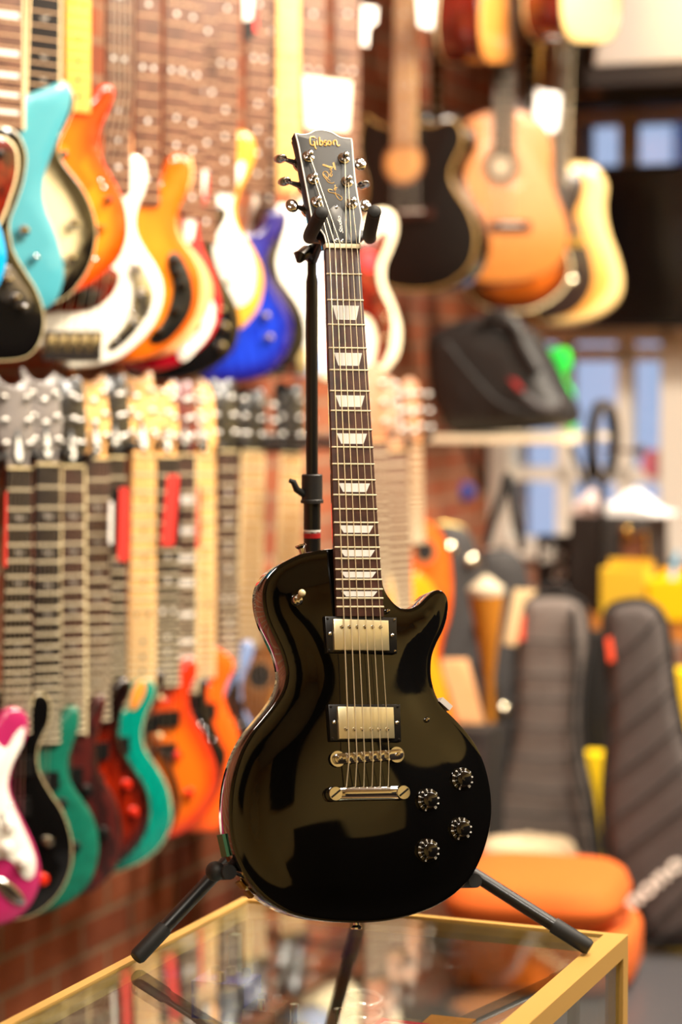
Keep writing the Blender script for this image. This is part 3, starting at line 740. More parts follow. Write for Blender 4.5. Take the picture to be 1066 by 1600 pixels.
# shapes below the shelf: blue thing on the brick
o = MB().ball(hit(722, 768, W0, SD) + SD * .012, (.03, .012, .03)).build('blue_hook_cap', M('deep blue plastic', (40, 60, 150), .4)); tag(o, 'small blue plastic cap on the brick below the shelf', 'cap')

# ================================================================== guitars on the wall
def Dof(px):
    u = (px - 533) / F; t = (3.9 * u + .482) / (.378 - .926 * u); return 1.04 * (3.9 + .926 * t)
def ext(pl, x, y, h=0): return pl.ab(x, y, h)
SEQ = [None]
def seqD(px, c_=.047, restart=False):
    """depth of the next guitar in a row: its plane lies at least c_ beyond the plane of the one before"""
    u = (px - 533) / F; D = Dof(px)
    if SEQ[0] and not restart:
        u1, D1 = SEQ[0]; D = max(D, (c_ + D1 * (.848 - .53 * u1)) / (.848 - .53 * u))
    SEQ[0] = (u, D); return D
def mirror(A, B, pts):
    A, B = Vector(A), Vector(B); d = (B - A).normalized(); out = []
    for p in pts:
        v = Vector(p) - A; al = v.dot(d); out.append(tuple(A + d * al * 2 - v))
    return out
def finish(name, c, flame=None, mat_rough=.12, **k): return M(name, c, mat_rough, coat=1, **k)
def neck(r, pl, nk, h0=.001, h1=.0085):
    """nk: x_top, y_top(nut), w_top, x_bot, y_bot, w_bot in pixels, wood, inlay kind, frets, binding"""
    xt, yt, wt, xb, yb, wb_, fb, inl, nf, bind = nk[:10]
    if yt < 0: wt, wb_ = wt * .88, wb_ * .88
    A, B = Vector(pl.ab(xt, yt, h1)), Vector(pl.ab(xb, yb, h1)); 
    wa = abs(pl.ab(xt + wt, yt, h1)[0] - pl.ab(xt, yt, h1)[0]); wb2 = abs(pl.ab(xb + wb_, yb, h1)[0] - pl.ab(xb, yb, h1)[0])
    d = (B - A); L = d.length; d.normalize(); q = Vector((-d.y, d.x))
    if q.x < 0: q = -q
    def pos(f, g):                        # f along 0..1, g across -.5...5
        return A + d * L * f + q * (wa + (wb2 - wa) * f) * g
    def quad(f0, f1, g0, g1): return [tuple(pos(f0, g0)), tuple(pos(f0, g1)), tuple(pos(f1, g1)), tuple(pos(f1, g0))]
    MB().prism(pl, quad(0, 1, -.5, .5), h0, h1, .001).build('fretboard', fb, r)
    # rounded neck behind
    rings = []
    for f in (0, .35, .7, 1.0):
        wd = wa + (wb2 - wa) * f; ring = []
        for k in range(9):
            a = math.pi * k / 8; c = pos(f, -.49 * math.cos(a)); ring.append(pl.w(c.x, c.y, h0 - .0005 - (.016 + .003 * f) * math.sin(a)))
        rings.append(ring)
    MB().loft(rings).build('neck', nk[10] if len(nk) > 10 else MAPLE, r)
    ff = [(1 - 2 ** (-k / 12)) / (1 - 2 ** (-(nf + .6) / 12)) for k in range(nf + 2)]
    fw_ = (.0009 if yt < 0 else .0023) / L
    for k in range(1, nf + 1):
        MB().prism(pl, quad(ff[k] - fw_, ff[k] + fw_, -.49, .49), h1, h1 + .0012).build('fret', FRETU if yt < 0 else FRETM, r, 0)
    MB().prism(pl, quad(-.008, 0, -.5, .5), h0, h1 + .003).build('nut', CREAMB, r, 0)
    if bind: 
        mb = MB()
        for g in (-.5, .5): mb.prism(pl, quad(0, 1, g - .03, g + .03), h0, h1 + .0006)
        mb.build('binding', CREAMB, r, 0)
    if inl:
        im = M('grey pearl', (150, 144, 136), .3) if inl == 'bird' else PEARL if fb is not MAPLE and fb is not YMAPLE else BLACKP
        for k in (3, 5, 7, 9, 12, 15, 17, 19, 21):
            if k > nf: continue
            mb = MB(); m_ = (ff[k] + ff[k - 1]) / 2; c = pos(m_, 0); w_ = wa + (wb2 - wa) * m_; sp = (ff[k] - ff[k - 1]) * L
            if inl == 'dot':
                for g in ((-.22, .22) if k == 12 else (0,)):
                    c = pos(m_, g); rr_ = min(.0042, sp * .3)
                    mb.prism(pl, [(c.x + rr_ * math.cos(a * math.tau / 10), c.y + rr_ * math.sin(a * math.tau / 10)) for a in range(10)], h1 - .001, h1 + .0006)
            elif inl == 'block': mb.prism(pl, quad(ff[k - 1] + (ff[k] - ff[k - 1]) * .28, ff[k] - (ff[k] - ff[k - 1]) * .28, -.36, .36), h1 - .001, h1 + .0006)
            else:             # a small bird: body and two swept wings
                s_ = min(sp * .36, w_ * .32)
                pts = [(-1, .5), (-.45, .15), (-.2, .55), (0, .1), (.35, .7), (.95, .35), (.45, .0), (.2, -.5), (-.1, -.25), (-.55, -.35)]
                if k % 2: pts = [(-x, y) for x, y in pts]
                mb.prism(pl, [(c.x + x * s_, c.y + y * s_) for x, y in pts], h1 - .001, h1 + .0006)
            mb.build('fret_inlay', im, r, 0)
    return pos, d, q, L, (wa, wb2), h1
HS = {
 'prs': [(-.5, 0), (-.55, .10), (-.95, .30), (-1.0, .45), (-.98, .72), (-1.1, 1.02), (-.55, .90), (.1, .88), (.75, .97), (.82, .70), (.9, .40), (.72, .22), (.5, .08), (.5, 0)],
 'open': [(-.5, 0), (-.6, .10), (-.95, .22), (-1.0, .5), (-.9, .95), (-.4, 1.0), (0, .95), (.4, 1.0), (.9, .95), (1.0, .5), (.95, .22), (.6, .1), (.5, 0)],
 'strat': [(-.5, 0), (-.55, .1), (-.62, .3), (-.55, .7), (-.4, .95), (.1, 1.05), (.6, .98), (.95, .75), (.9, .4), (.95, .2), (.7, .1), (.5, 0)],
 'slot': [(-.5, 0), (-.72, .08), (-.74, .9), (-.4, .96), (0, 1.0), (.4, .96), (.74, .9), (.72, .08), (.5, 0)],
}
def head(r, pl, info, hd):
    pos, d, q, L, (wa, wb2), h1 = info
    kind, Lh, mat, cover = hd[:4]; wk = hd[4] if len(hd) > 4 else .036   # half width scale (m)
    A = pos(-.008, 0)
    up = -d
    def hp(x, y): return tuple(A + q * x * (wk if abs(x) > .5 or y > .05 else wa) + up * y * Lh)
    pts = [hp(x, y) for x, y in HS[kind]]
    rt = Pw(pl.w(A.x, A.y, h1 - .003), pl.r, (pl.u * math.cos(.17) - pl.n * math.sin(.17)))
    loc = [(a - A.x, b - A.y) for a, b in pts]
    sm = spline(loc[1:-1], 60, False) if kind != 'slot' else loc[1:-1]
    poly = [loc[0]] + sm + [loc[-1]]
    MB().prism(rt, poly, -.015, 0, .0012).build('headstock', mat, r)
    tun = [(sx, .24 + .25 * k) for k in range(3) for sx in (-1, 1)] if kind != 'strat' else [(-.75 + .04 * k, .14 + .135 * k) for k in range(6)]
    qq = Vector((q.x, q.y)); uu = Vector((up.x, up.y))
    for sx, y in tun:
        one = kind == 'strat'
        c = qq * (.62 * sx * wk if not one else (-.28 + .3 * y) * wk) + uu * (y * Lh)
        t = MB().lathe(rt.w(c.x, c.y, 0), rt.n, [(0, .0062), (.003, .0062), (.004, .0035), (.011, .0035), (.012, .002)], 10).build('tuner', TUNC, r)
        sd = -1 if sx < 0 else 1
        e = (qq * ((1.12 if not one else 1.0) * sd * wk) + uu * (y * Lh)); f = (qq * ((1.45 if not one else 1.3) * sd * wk) + uu * (y * Lh))
        MB().tube([rt.w(e.x, e.y, -.009), rt.w(f.x, f.y, -.009)], .0025, 6).ball(rt.w(*(f + qq * sd * .007), -.009), (.009, .0075, .003), (rt.r, rt.u, rt.n), 10, 6).build('button', TUNC, t)
    if cover:
        cc = [(-.13, .02), (-.30, .14), (-.16, .40), (0, .52), (.16, .40), (.30, .14), (.13, .02)]
        pts2 = [tuple(qq * x * wk * 1.2 + uu * y * Lh * .8) for x, y in cc]
        cv = MB().prism(rt, pts2, .0002, .003, .0005).build('truss_cover', BLACKP, r)
        pts3 = [tuple(qq * x * wk * .6 + uu * (y * Lh * .55 + .008)) for x, y in cc]
        MB().prism(rt, pts3, .0032, .0042).build('cover_plate', WHITEP, cv, 0)
    return rt
def wallhanger(pl, info, label, reach=None):
    """wall bracket: plate on the brick, arm, padded fork around the headstock base"""
    pos, d, q, L, (wa, wb2), h1 = info
    A = pos(-.02, 0); c = pl.w(A.x, A.y, -.012)
    s_ = (c - W0).dot(SD); wallp = c - SD * s_
    r = root('wall_hanger', label, 'guitar hanger', at(wallp), 'guitar hangers on the brick wall')
    MB().box(wallp + SD * .006, (TD, ZUP, SD), (.03, .05, .005)).build('base_plate', BLACKM, r, 0)
    bk = c - pl.n * .02
    MB().tube([wallp + SD * .011, bk - pl.r * .02, bk], .006, 8).build('arm', BLACKM, r)
    qq = pl.r * q.x + pl.u * q.y; uu = -(pl.r * d.x + pl.u * d.y)
    for sgn in (-1, 1):
        e0 = bk + qq * sgn * .001; e1 = bk + qq * sgn * .034 + uu * .004; e2 = e1 + pl.n * .055 + uu * .01
        MB().tube([e0, bk + qq * sgn * .028, e1, e2], [.005, .006, .0075, .0075], 8).build('fork_arm', BLACKM, r)
def knob(r, pl, px, py, rad, mat, h=0, hh=.014, nm='knob'):
    q = pl.pt(px, py, h + hh); q = q - pl.n * hh
    return MB().lathe(q, pl.n, [(0, rad), (hh * .75, rad * .92), (hh, rad * .7), (hh + .001, rad * .2)], 16).build(nm, mat, r)
def guard(r, pl, pts, mat, nm='pickguard', h=.0002, th=.0022, n=60):
    return MB().prism(pl, spline(pl.abs_(pts, h + th), n), h, h + th, .0005).build(nm, mat, r)
def strings(r, pl, info, bx, by, bw, n=6, hb=.010):
    pos, d, q, L, w_, h1 = info; mb = MB(); B = Vector(pl.ab(bx, by, hb)); wb_ = abs(pl.ab(bx + bw, by, hb)[0] - pl.ab(bx, by, hb)[0])
    for k in range(n):
        g = (k - (n - 1) / 2) / (n - 1)
        a = pos(-.004, g * .8); b = B + q * g * wb_
        MB().tube([pl.w(a.x, a.y, h1 + .003), pl.w(b.x, b.y, hb)], .0007 if n == 6 else .0011, 4).build('string', STEEL, r)
NG = [0]
def guitar(nm, label, cat, D, half, axis, mat, nk, hd=None, thick=.032, burst=None, yaw=32, bev=.007, bind=None, dome=0, hang=True, full=None, st=None, group=None, hangz=None, roll=0, n=130):
    """half: right-hand outline (pixels) from the neck joint down to the tail; it is mirrored about the axis"""
    pl = Pl(P(axis[0][0], axis[0][1], D), yaw, 2, roll)
    if full is None:
        A, B = pl.ab(*axis[0]), pl.ab(*axis[1]); R = pl.abs_(half); L_ = mirror(A, B, R); out = R + L_[::-1]
    else: out = pl.abs_(full)
    bot = min(out, key=lambda p: p[1])
    r = root(nm, label, cat, at(pl.w(bot[0], bot[1], -thick / 2)), group)
    if nk is not None: 
        pass
    if bind: bev = .003
    plate(pl, out, thick, bev, dome, .06, .018 if burst else .03, n, burst).build('body', mat, r, 50, paint=bool(burst))
    if bind:
        p = inset(ccw(spline(out, n)), .001)
        MB().tube([pl.w(a, b, -.002) for a, b in p + p[:1]], .0014, 6).build('body_binding', bind, r)
    info = None
    if nk is not None:
        info = neck(r, pl, nk)
        if hd: head(r, pl, info, hd)
        if hang: wallhanger(pl, info, 'black wall hanger arm holding the ' + hangz if hangz else 'black wall hanger arm with padded fork')
        if st: strings(r, pl, info, *st)
    return r, pl, info

GREYH = M('grey headstock', (112, 106, 104), .35, coat=.4)
BLKH = M('black headstock', (18, 17, 18), .25, coat=.5)
MAPH = M('maple headstock', (226, 172, 104), .35, coat=.4, noise=(14, (206, 146, 80), .6, (1, .1, 1)))
REDH = M('maroon headstock', (92, 20, 20), .3, coat=.5)
GL = 'solid body guitars in the lower row'
rk = seqD

# ---- lower row, near to far --------------------------------------------------------------
r, pl, inf = guitar('electric_guitar', 'pink double-cutaway guitar with white pickguard at the left edge, lower row', 'guitar', rk(-30),
    [(-26, 1150)] + z4([(0, 330), (20, 300), (60, 280), (85, 285), (115, 310), (125, 345), (118, 400), (95, 450), (70, 500), (50, 560), (48, 620), (70, 690), (100, 750), (135, 820), (165, 900), (175, 970), (165, 1040), (130, 1110), (80, 1160), (30, 1185), (-40, 1200)]) + [(-52, 1450)],
    ((-46, 1160), (-52, 1450)), finish('pink lacquer', (172, 40, 96)), (-40, 735, 34, -44, 1190, 44, ROSE, 'dot', 22, False), ('strat', .17, MAHOG, False, .030), hangz='pink guitar')
guard(r, pl, z4([(-60, 420), (20, 455), (60, 400), (95, 362), (103, 375), (95, 430), (60, 500), (38, 560), (32, 620), (60, 700), (100, 790), (135, 870), (150, 930), (140, 985), (120, 1000), (95, 985), (60, 930), (20, 905), (-60, 880)]), WHITEP)
for x, y in ((50, 778), (35, 865), (105, 925)): knob(r, pl, x / 2.665, 1000 + y / 2.665, .0115, WHITEP, .0024, nm='knob')
jp = MB().ball(pl.pt(45 / 2.665, 1000 + 1050 / 2.665, .001), (.036, .013, .005), ((pl.r * .72 - pl.u * .69), (pl.r * .69 + pl.u * .72), pl.n), 20, 8).build('jack_plate', CHROME, r)
for x, y in ((85, 402), (44, 694), (118, 975)): knob(r, pl, x / 2.665, 1000 + y / 2.665, .0025, CHROME, .0024, .001, 'screw')
MB().tube([pl.pt(2, 1270, .004), pl.pt(12, 1288, .018)], .002, 6).build('selector_lever', BLACKP, r)

spec = [
 dict(label='glossy black guitar with cream edge binding hanging behind the pink one', nkx=28, half=[(34, 1135)] + z4([(125, 300), (140, 235), (160, 222), (190, 228), (212, 260), (212, 300), (205, 350), (180, 400), (160, 455), (158, 510), (175, 570), (215, 640), (255, 700), (285, 770), (302, 850), (300, 930), (275, 1010), (230, 1080), (170, 1130), (100, 1160)]) + [(0, 1441)],
   axis=((28, 1120), (0, 1441)), mat=finish('black gloss lacquer', (6, 6, 6)), nk=(31, 733, 38, 26, 1150, 46, EBONY, 'bird', 22, False, MAHOG), hd=('prs', .165, GREYH, True, .036), bind=CREAMB,
   knobs=[(208, 842, .010, NICKEL), (185, 1000, .012, 'red')]),
 dict(label='sea green satin guitar between the black and charcoal ones, lower row', nkx=75, half=[(78, 1165)] + z4([(240, 355), (275, 305), (300, 280), (320, 275), (335, 300), (335, 360), (315, 420), (295, 480), (290, 540), (305, 600), (345, 660), (385, 720), (410, 790), (418, 870), (408, 940), (380, 1010), (330, 1070), (260, 1115), (180, 1145), (120, 1160)]) + [(30, 1438)],
   axis=((72, 1150), (30, 1438)), mat=M('sea green satin', (0, 104, 84), .38, coat=.15, noise=(60, (0, 84, 66), .8, (1, .05, 1))), nk=(76, 727, 37, 73, 1165, 44, EBONY, 'bird', 22, False, MAHOG), hd=('prs', .17, GREYH, True, .037),
   knobs=[(265, 685, .011, BLACKP), (322, 865, .011, BLACKP)]),
 dict(label='dark charcoal brown guitar behind the sea green one, lower row', nkx=114, half=[(120, 1150)] + z4([(375, 300), (400, 250), (425, 225), (445, 240), (445, 275), (430, 340), (410, 400), (402, 450), (412, 520), (435, 580), (475, 640), (500, 700), (515, 780), (510, 860), (490, 940), (450, 1000), (400, 1045), (340, 1065), (250, 1080)]) + [(62, 1410)],
   axis=((112, 1150), (62, 1410)), mat=M('charcoal stained ash', (40, 14, 14), .3, coat=.4, wave=(16, 4, (74, 22, 20), .8, (0, 0, 1.4))), nk=(115, 730, 36, 114, 1150, 42, ROSE, 'bird', 22, True, MAHOG), hd=('open', .165, BLKH, True, .034),
   knobs=[(370, 632, .0125, BLACKP), (440, 808, .0125, BLACKP)]),
 dict(label='dark cherry sunburst guitar with two red knobs, lower row', nkx=153, half=[(158, 1120)] + z4([(455, 240), (480, 190), (500, 165), (525, 157), (548, 180), (550, 220), (520, 280), (505, 340), (500, 400), (520, 460), (560, 530), (600, 590), (625, 650), (632, 720), (615, 800), (580, 860), (530, 910), (480, 940), (400, 965)]) + [(112, 1370)],
   axis=((152, 1110), (110, 1372)), mat=finish('cherry burst', (255, 255, 255), attr=True, wave=(22, 5, (150, 110, 110), .7, (0, 0, .3))), burst=((150, 34, 8), (20, 7, 6), .055), nk=(153, 718, 36, 152, 1130, 42, ROSE, 'bird', 22, False, MAPLE), hd=('prs', .165, MAPH, True, .036),
   knobs=[(535, 603, .010, 'red'), (565, 718, .010, 'red')]),
 dict(label='bright teal flamed guitar with amber scooped horn, lower row', nkx=182, half=[(188, 1110)] + z4([(528, 290), (540, 240), (565, 185), (600, 165), (630, 165), (650, 195), (650, 225), (630, 270), (605, 330), (595, 400), (610, 460), (650, 520), (690, 590), (712, 660), (718, 740), (700, 810), (660, 870), (600, 920), (540, 950), (490, 967)]) + [(150, 1368)],
   axis=((182, 1100), (148, 1368)), mat=finish('teal flame', (0, 140, 122), wave=(34, 3, (0, 104, 96), .8, (0, 0, 1.5))), nk=(183, 716, 26, 180, 1105, 38, EBONY, 'bird', 22, False, MAHOG), hd=('open', .16, BLKH, True, .034), bind=CREAMB,
   scoop=([(545, 285), (550, 230), (575, 178), (603, 172), (605, 215), (585, 260), (560, 290)], (232, 140, 50))),
 dict(label='brown sunburst guitar with black horn behind the teal one, lower row', nkx=224, half=[(236, 1080)] + z4([(618, 190), (640, 150), (665, 125), (690, 135), (692, 175), (680, 210), (655, 270), (630, 330), (625, 380), (660, 440), (705, 500), (740, 570), (757, 640), (755, 700), (740, 750), (715, 800), (660, 850)]) + [(200, 1330)],
   axis=((226, 1070), (196, 1330)), mat=finish('brown burst', (255, 255, 255), attr=True), burst=((206, 100, 20), (26, 12, 10), .05), nk=(226, 712, 36, 222, 1085, 44, MAPLE, 'dot', 22, False), hd=('prs', .17, MAPH, True, .038), bind=None),
 dict(label='orange red translucent guitar with red knobs, lower row', nkx=262, half=[(262, 1090)] + z4([(700, 190), (735, 160), (765, 105), (785, 80), (810, 75), (828, 105), (825, 150), (800, 200), (790, 250), (805, 310), (845, 380), (880, 450), (905, 520), (912, 590), (900, 650), (870, 710), (830, 760), (780, 800), (740, 820), (700, 832)]) + [(235, 1318)],
   axis=((262, 1060), (232, 1318)), mat=finish('orange burst', (255, 255, 255), attr=True), burst=((222, 104, 20), (196, 46, 18), .05), nk=(263, 715, 33, 262, 1075, 40, EBONY, 'dot', 22, False), hd=('prs', .155, MAPH, True, .034),
   knobs=[(745, 482, .0105, 'red'), (798, 640, .0105, 'red'), (655, 322, .009, BLACKP), (672, 240, .006, CREAMB), (670, 400, .006, CREAMB)]),
 dict(label='black guitar with small chrome screws mostly hidden among orange ones, lower row', nkx=290, half=[(300, 1085)] + z4([(815, 200), (845, 165), (868, 160), (862, 220), (862, 270), (885, 330), (915, 400), (938, 470), (940, 540), (925, 620), (880, 700), (830, 740)]) + [(270, 1300)],
   axis=((292, 1070), (268, 1300)), mat=finish('black satin body', (12, 12, 13)), nk=(292, 712, 30, 290, 1085, 36, ROSE, 'block', 22, True), hd=('open', .15, REDH, True, .032),
   screws=[(838, 352), (855, 378), (885, 418), (822, 330)]),
 dict(label='vivid orange guitar with maple neck right of the lower row cluster', nkx=318, half=[(330, 1065)] + z4([(850, 70), (870, 40), (895, 30), (925, 42), (950, 62), (976, 85), (976, 130), (950, 190), (940, 240), (958, 300), (985, 350), (1003, 420), (1003, 500), (990, 580), (960, 660), (915, 790), (860, 802), (800, 806)]) + [(300, 1300)],
   axis=((318, 1050), (296, 1300)), mat=finish('vivid orange', (255, 96, 24)), nk=(320, 714, 33, 318, 1060, 38, MAPLE, 'dot', 22, False), hd=('strat', .155, MAPH, True, .034),
   guard=([(800, 200), (830, 180), (872, 172), (862, 215), (870, 290), (895, 360), (925, 430), (945, 475), (930, 540), (880, 560), (820, 520)], BLACKP), screws2=[(838, 352), (855, 378), (885, 418)]),
 dict(label='powder blue guitar with black pickguard left of the display guitar', nkx=358, half=[(372, 1050)] + z4([(975, 110), (1000, 60), (1020, 15), (1045, 0), (1062, 20), (1062, 60), (1042, 110), (1020, 160), (1012, 220), (1026, 290), (1060, 350), (1090, 420), (1110, 520), (1100, 620), (1050, 720)]) + [(355, 1285)],
   axis=((360, 1050), (345, 1285)), mat=finish('powder blue', (118, 140, 184)), nk=(357, 706, 30, 358, 1050, 34, ROSE, 'dot', 22, False), hd=('open', .15, BLKH, False, .034),
   guard=([(940, 240), (965, 190), (990, 150), (1000, 200), (1000, 260), (1015, 310), (1048, 370), (1060, 430), (1000, 430), (950, 330)], BLACKP), screws2=[(962, 303), (975, 330), (1005, 318), (1004, 355)]),
]
REDK = M('red translucent knob', (214, 40, 14), .12, coat=1)
for i, s in enumerate(spec):
    r, pl, inf = guitar('electric_guitar', s['label'], 'guitar', rk(s['nkx']), s['half'], s['axis'], s['mat'], s['nk'], s['hd'], burst=s.get('burst'), bind=s.get('bind'), thick=.030, hangz=s['label'].split(' guitar')[0] + ' guitar in the lower row')
    for x, y, rad, m in s.get('knobs', []): knob(r, pl, x / 2.665, 1000 + y / 2.665, rad, REDK if m == 'red' else m)
    if 'guard' in s: guard(r, pl, z4(s['guard'][0]), s['guard'][1])
    for x, y in s.get('screws', []) + s.get('screws2', []): knob(r, pl, x / 2.665, 1000 + y / 2.665, .004, CHROME, .002, .002, 'screw')
    if 'scoop' in s: guard(r, pl, z4(s['scoop'][0]), M('amber bare wood', s['scoop'][1], .35, coat=.4), 'scooped_horn', .0002, .0016)
    A, B = s['axis']; bx = A[0] + (B[0] - A[0]) * .55; by = A[1] + (B[1] - A[1]) * .62
    strings(r, pl, inf, bx, by, 42)
    q = pl.pt(bx, by, .006); MB().box(q, (pl.r, pl.u, pl.n), (.038, .008, .0065)).build('bridge', CHROME, r)
    for f in (.25, .45):
        q = pl.pt(A[0] + (bx - A[0]) * f * 1.6, A[1] + (by - A[1]) * f * 1.6, .004); MB().box(q, (pl.r, pl.u, pl.n), (.036, .016, .0045)).build('pickup', BLACKP, r)

# headstock cut by the left frame edge
# ---- acoustic bodies left of the display guitar ------------------------------------------
def acoustic(label, D, full, nk, hd, face, side, yaw, thick=.1, hole=None, bridge=None, bind=CREAMB, strg=None, group=None, hang=True, hz=None, nmm='acoustic_guitar', roll=0, half=None, axis=None, lean=2):
    pl = Pl(P(full[0][0], full[0][1], D), yaw, lean, roll); out = pl.abs_(full); bot = min(out, key=lambda p: p[1])
    r = root(nmm, label, 'guitar', at(pl.w(bot[0], bot[1], -thick / 2)), group)
    plate(pl, out, thick, .003, n=130, grid=.04).build('body', side, r, 50)
    p = inset(ccw(spline(out, 130)), .004)
    MB().prism(pl, p, .0004, .0022, .0006).build('top', face, r)
    if bind:
        p = inset(ccw(spline(out, 130)), .002)
        MB().tube([pl.w(a, b, .0) for a, b in p + p[:1]], .0032, 6).build('body_binding', bind, r)
    if hole:
        x, y, rp = hole; q = pl.pt(x, y, .0028); rr_ = abs(pl.ab(x, y - rp)[1] - pl.ab(x, y)[1])
        ring = lambda ra, h_: [q + (pl.r * math.cos(a * math.tau / 32) + pl.u * math.sin(a * math.tau / 32)) * ra + pl.n * h_ for a in range(32)]
        MB().loft([ring(rr_ * 1.3, 0), ring(rr_ * 1.3, .0006), ring(rr_ * 1.02, .0006), ring(rr_ * 1.02, 0)], False).build('rosette', hole_ros, r)
        MB().loft([ring(rr_, .0), ring(rr_, .0003)]).build('sound_hole', HOLE, r, 0)
    if bridge:
        x, y, wpx = bridge; q = pl.pt(x, y, .006); hw = abs(pl.ab(x + wpx / 2, y)[0] - pl.ab(x, y)[0])
        MB().box(q, (pl.r, pl.u, pl.n), (hw, .013, .0042)).build('bridge', ROSE, r)
        MB().box(q + pl.n * .0055 + pl.u * .004, (pl.r, pl.u, pl.n), (hw * .55, .0015, .0015)).build('saddle', WHITEP, r)
    info = None
    if nk:
        info = neck(r, pl, nk, .003, .0105)
        if hd: head(r, pl, info, hd)
        if hang: wallhanger(pl, info, 'black wall hanger arm holding the ' + hz)
        if strg: strings(r, pl, info, *strg)
    return r, pl, info
HOLE = M('dark hole', (16, 10, 8), .9); hole_ros = M('rosette band', (150, 104, 66), .5)
SPR = M('spruce top', (222, 160, 84), .3, coat=.6, noise=(60, (200, 132, 60), .5, (1, .03, 1)))
BLK_AC = finish('black acoustic lacquer', (10, 9, 9), mat_rough=.18)
PALEFB = M('pale fretboard', (196, 156, 100), .5, noise=(30, (168, 126, 78), .6, (1, .06, 1)))
full = [(405, 992), (424, 1006), (434, 1040), (428, 1075), (420, 1110), (426, 1150), (440, 1210), (430, 1280), (395, 1310), (355, 1300), (330, 1270), (322, 1210), (338, 1150), (350, 1105), (348, 1060), (352, 1015), (372, 995)]
acoustic('brown acoustic guitar with round sound hole behind the powder blue one', Dof(400) + .10, full, (396, 706, 33, 389, 1012, 36, PALEFB, None, 20, True), ('open', .14, BLKH, False, .036),
         M('walnut top', (132, 84, 46), .3, coat=.5, noise=(30, (104, 62, 32), .6, (1, .05, 1))), MAHOG, 25, .09, (406, 1056, 20), (404, 1140, 50), None, (398, 1135, 36, 6, .014), hz='brown acoustic guitar', roll=0)
full = [(358, 955), (373, 960), (384, 985), (387, 1020), (380, 1060), (386, 1100), (394, 1150), (388, 1215), (362, 1235), (338, 1215), (332, 1150), (338, 1100), (341, 1060), (336, 1020), (338, 975), (346, 958)]
acoustic('black acoustic guitar with cream edge seen behind the maple necks', 5.14, full, None, None, BLK_AC, BLK_AC, 25, .04, None, None, CREAMB, nmm='acoustic_guitar')
full = [(455, 992), (480, 1000), (492, 1040), (482, 1090), (490, 1140), (505, 1200), (490, 1270), (450, 1290), (405, 1270), (392, 1200), (402, 1140), (412, 1090), (402, 1040), (414, 1000), (435, 992)]
acoustic('acoustic guitar with pale neck hanging just left of the stand post', Dof(452) + .10, full, (457, 710, 33, 446, 1010, 37, PALEFB, None, 20, True), ('open', .165, BLKH, False, .036), SPR, MAHOG, 25, .09, (447, 1058, 20), (440, 1140, 50), hz='pale necked acoustic guitar')
# orange pair right of the display guitar
ORB = finish('orange top', (255, 255, 255), attr=True)
full = [(655, 806), (680, 818), (700, 850), (708, 900), (706, 955), (694, 1000), (690, 1040), (704, 1090), (716, 1150), (706, 1230), (650, 1265), (590, 1250), (560, 1180), (566, 1110), (584, 1050), (578, 1000), (566, 950), (568, 890), (590, 850), (625, 830)]
r, pl, inf = acoustic('amber orange acoustic guitar with dark sound hole right of the display guitar neck', 5.3, full, (650, 694, 20, 652, 850, 24, M('tan fretboard', (134, 94, 58), .5), None, 20, False), ('slot', .16, M('tan headstock', (150, 98, 56), .5), False, .03),
         finish('orange varnish', (216, 98, 24), noise=(14, (176, 60, 14), .8, (1, .3, 1))), M('red brown side', (110, 30, 14), .25, coat=.7), 24, .1, (664, 862, 15), None, MAHOG, hz='amber orange acoustic guitar')
full = [(640, 892), (668, 902), (686, 935), (688, 985), (682, 1020), (694, 1060), (704, 1110), (700, 1180), (660, 1220), (605, 1215), (580, 1170), (582, 1110), (596, 1060), (602, 1020), (590, 980), (592, 930), (612, 900)]
r, pl, inf = acoustic('bright yellow orange acoustic guitar partly behind the display guitar cutaway', 5.0, full, (618, 705, 38, 628, 960, 38, M('brown fretboard', (96, 62, 42), .55), None, 20, False), ('slot', .17, M('light tan headstock', (150, 104, 70), .5), False, .036),
         finish('yellow orange top', (250, 146, 26)), M('orange side', (196, 96, 24), .3, coat=.6), 24, .09, None, None, None, hz='yellow orange acoustic guitar')
full = [(598, 880), (612, 905), (618, 950), (612, 1000), (622, 1060), (632, 1120), (620, 1190), (580, 1210), (530, 1190), (520, 1120), (530, 1060), (545, 1000), (540, 950), (552, 900), (575, 880)]
acoustic('pale acoustic guitar directly behind the display guitar fretboard', 4.85, full, (590, 690, 34, 590, 930, 38, MATS['brown fretboard'], None, 20, False), ('slot', .17, M('orange headstock', (170, 100, 60), .5), False, .036), SPR, MAHOG, 24, .09, hz='pale acoustic guitar')

# ---- upper row ---------------------------------------------------------------------------
def upper(label, nkx, half, axis, mat, nk, thick=.032, burst=None, bind=None, D=None, hz=None, nm='electric_guitar', dz=0, full=None, st=None):
    return guitar(nm, label, 'guitar' if nm == 'electric_guitar' else 'bass guitar', D or rk(nkx), half, axis, mat, nk, ('open', .17, BLKH, False, .036), thick=thick, burst=burst, bind=bind, hangz=hz or label.split(' guitar')[0].split(' bass')[0] + ' one in the upper row', full=full, st=st)
SEQ[0] = None
YT = -330      # nuts of the upper row are above the frame
# cyan sliver at the very left edge
r, pl, inf = guitar('electric_guitar', 'cyan blue guitar whose edge shows at the far left of the upper row', 'guitar', rk(-110),
    [(-100, 310)] + z1([(-130, 800), (-60, 830), (-20, 880), (10, 950), (30, 1030), (32, 1090), (15, 1160), (-20, 1220), (-80, 1270), (-160, 1300)]) + [(-110, 500)], ((-110, 300), (-112, 500)), finish('cyan lacquer', (0, 160, 222)),
    (-112, -300, 40, -112, 330, 50, ROSE, 'dot', 21, False), None, hang=False)
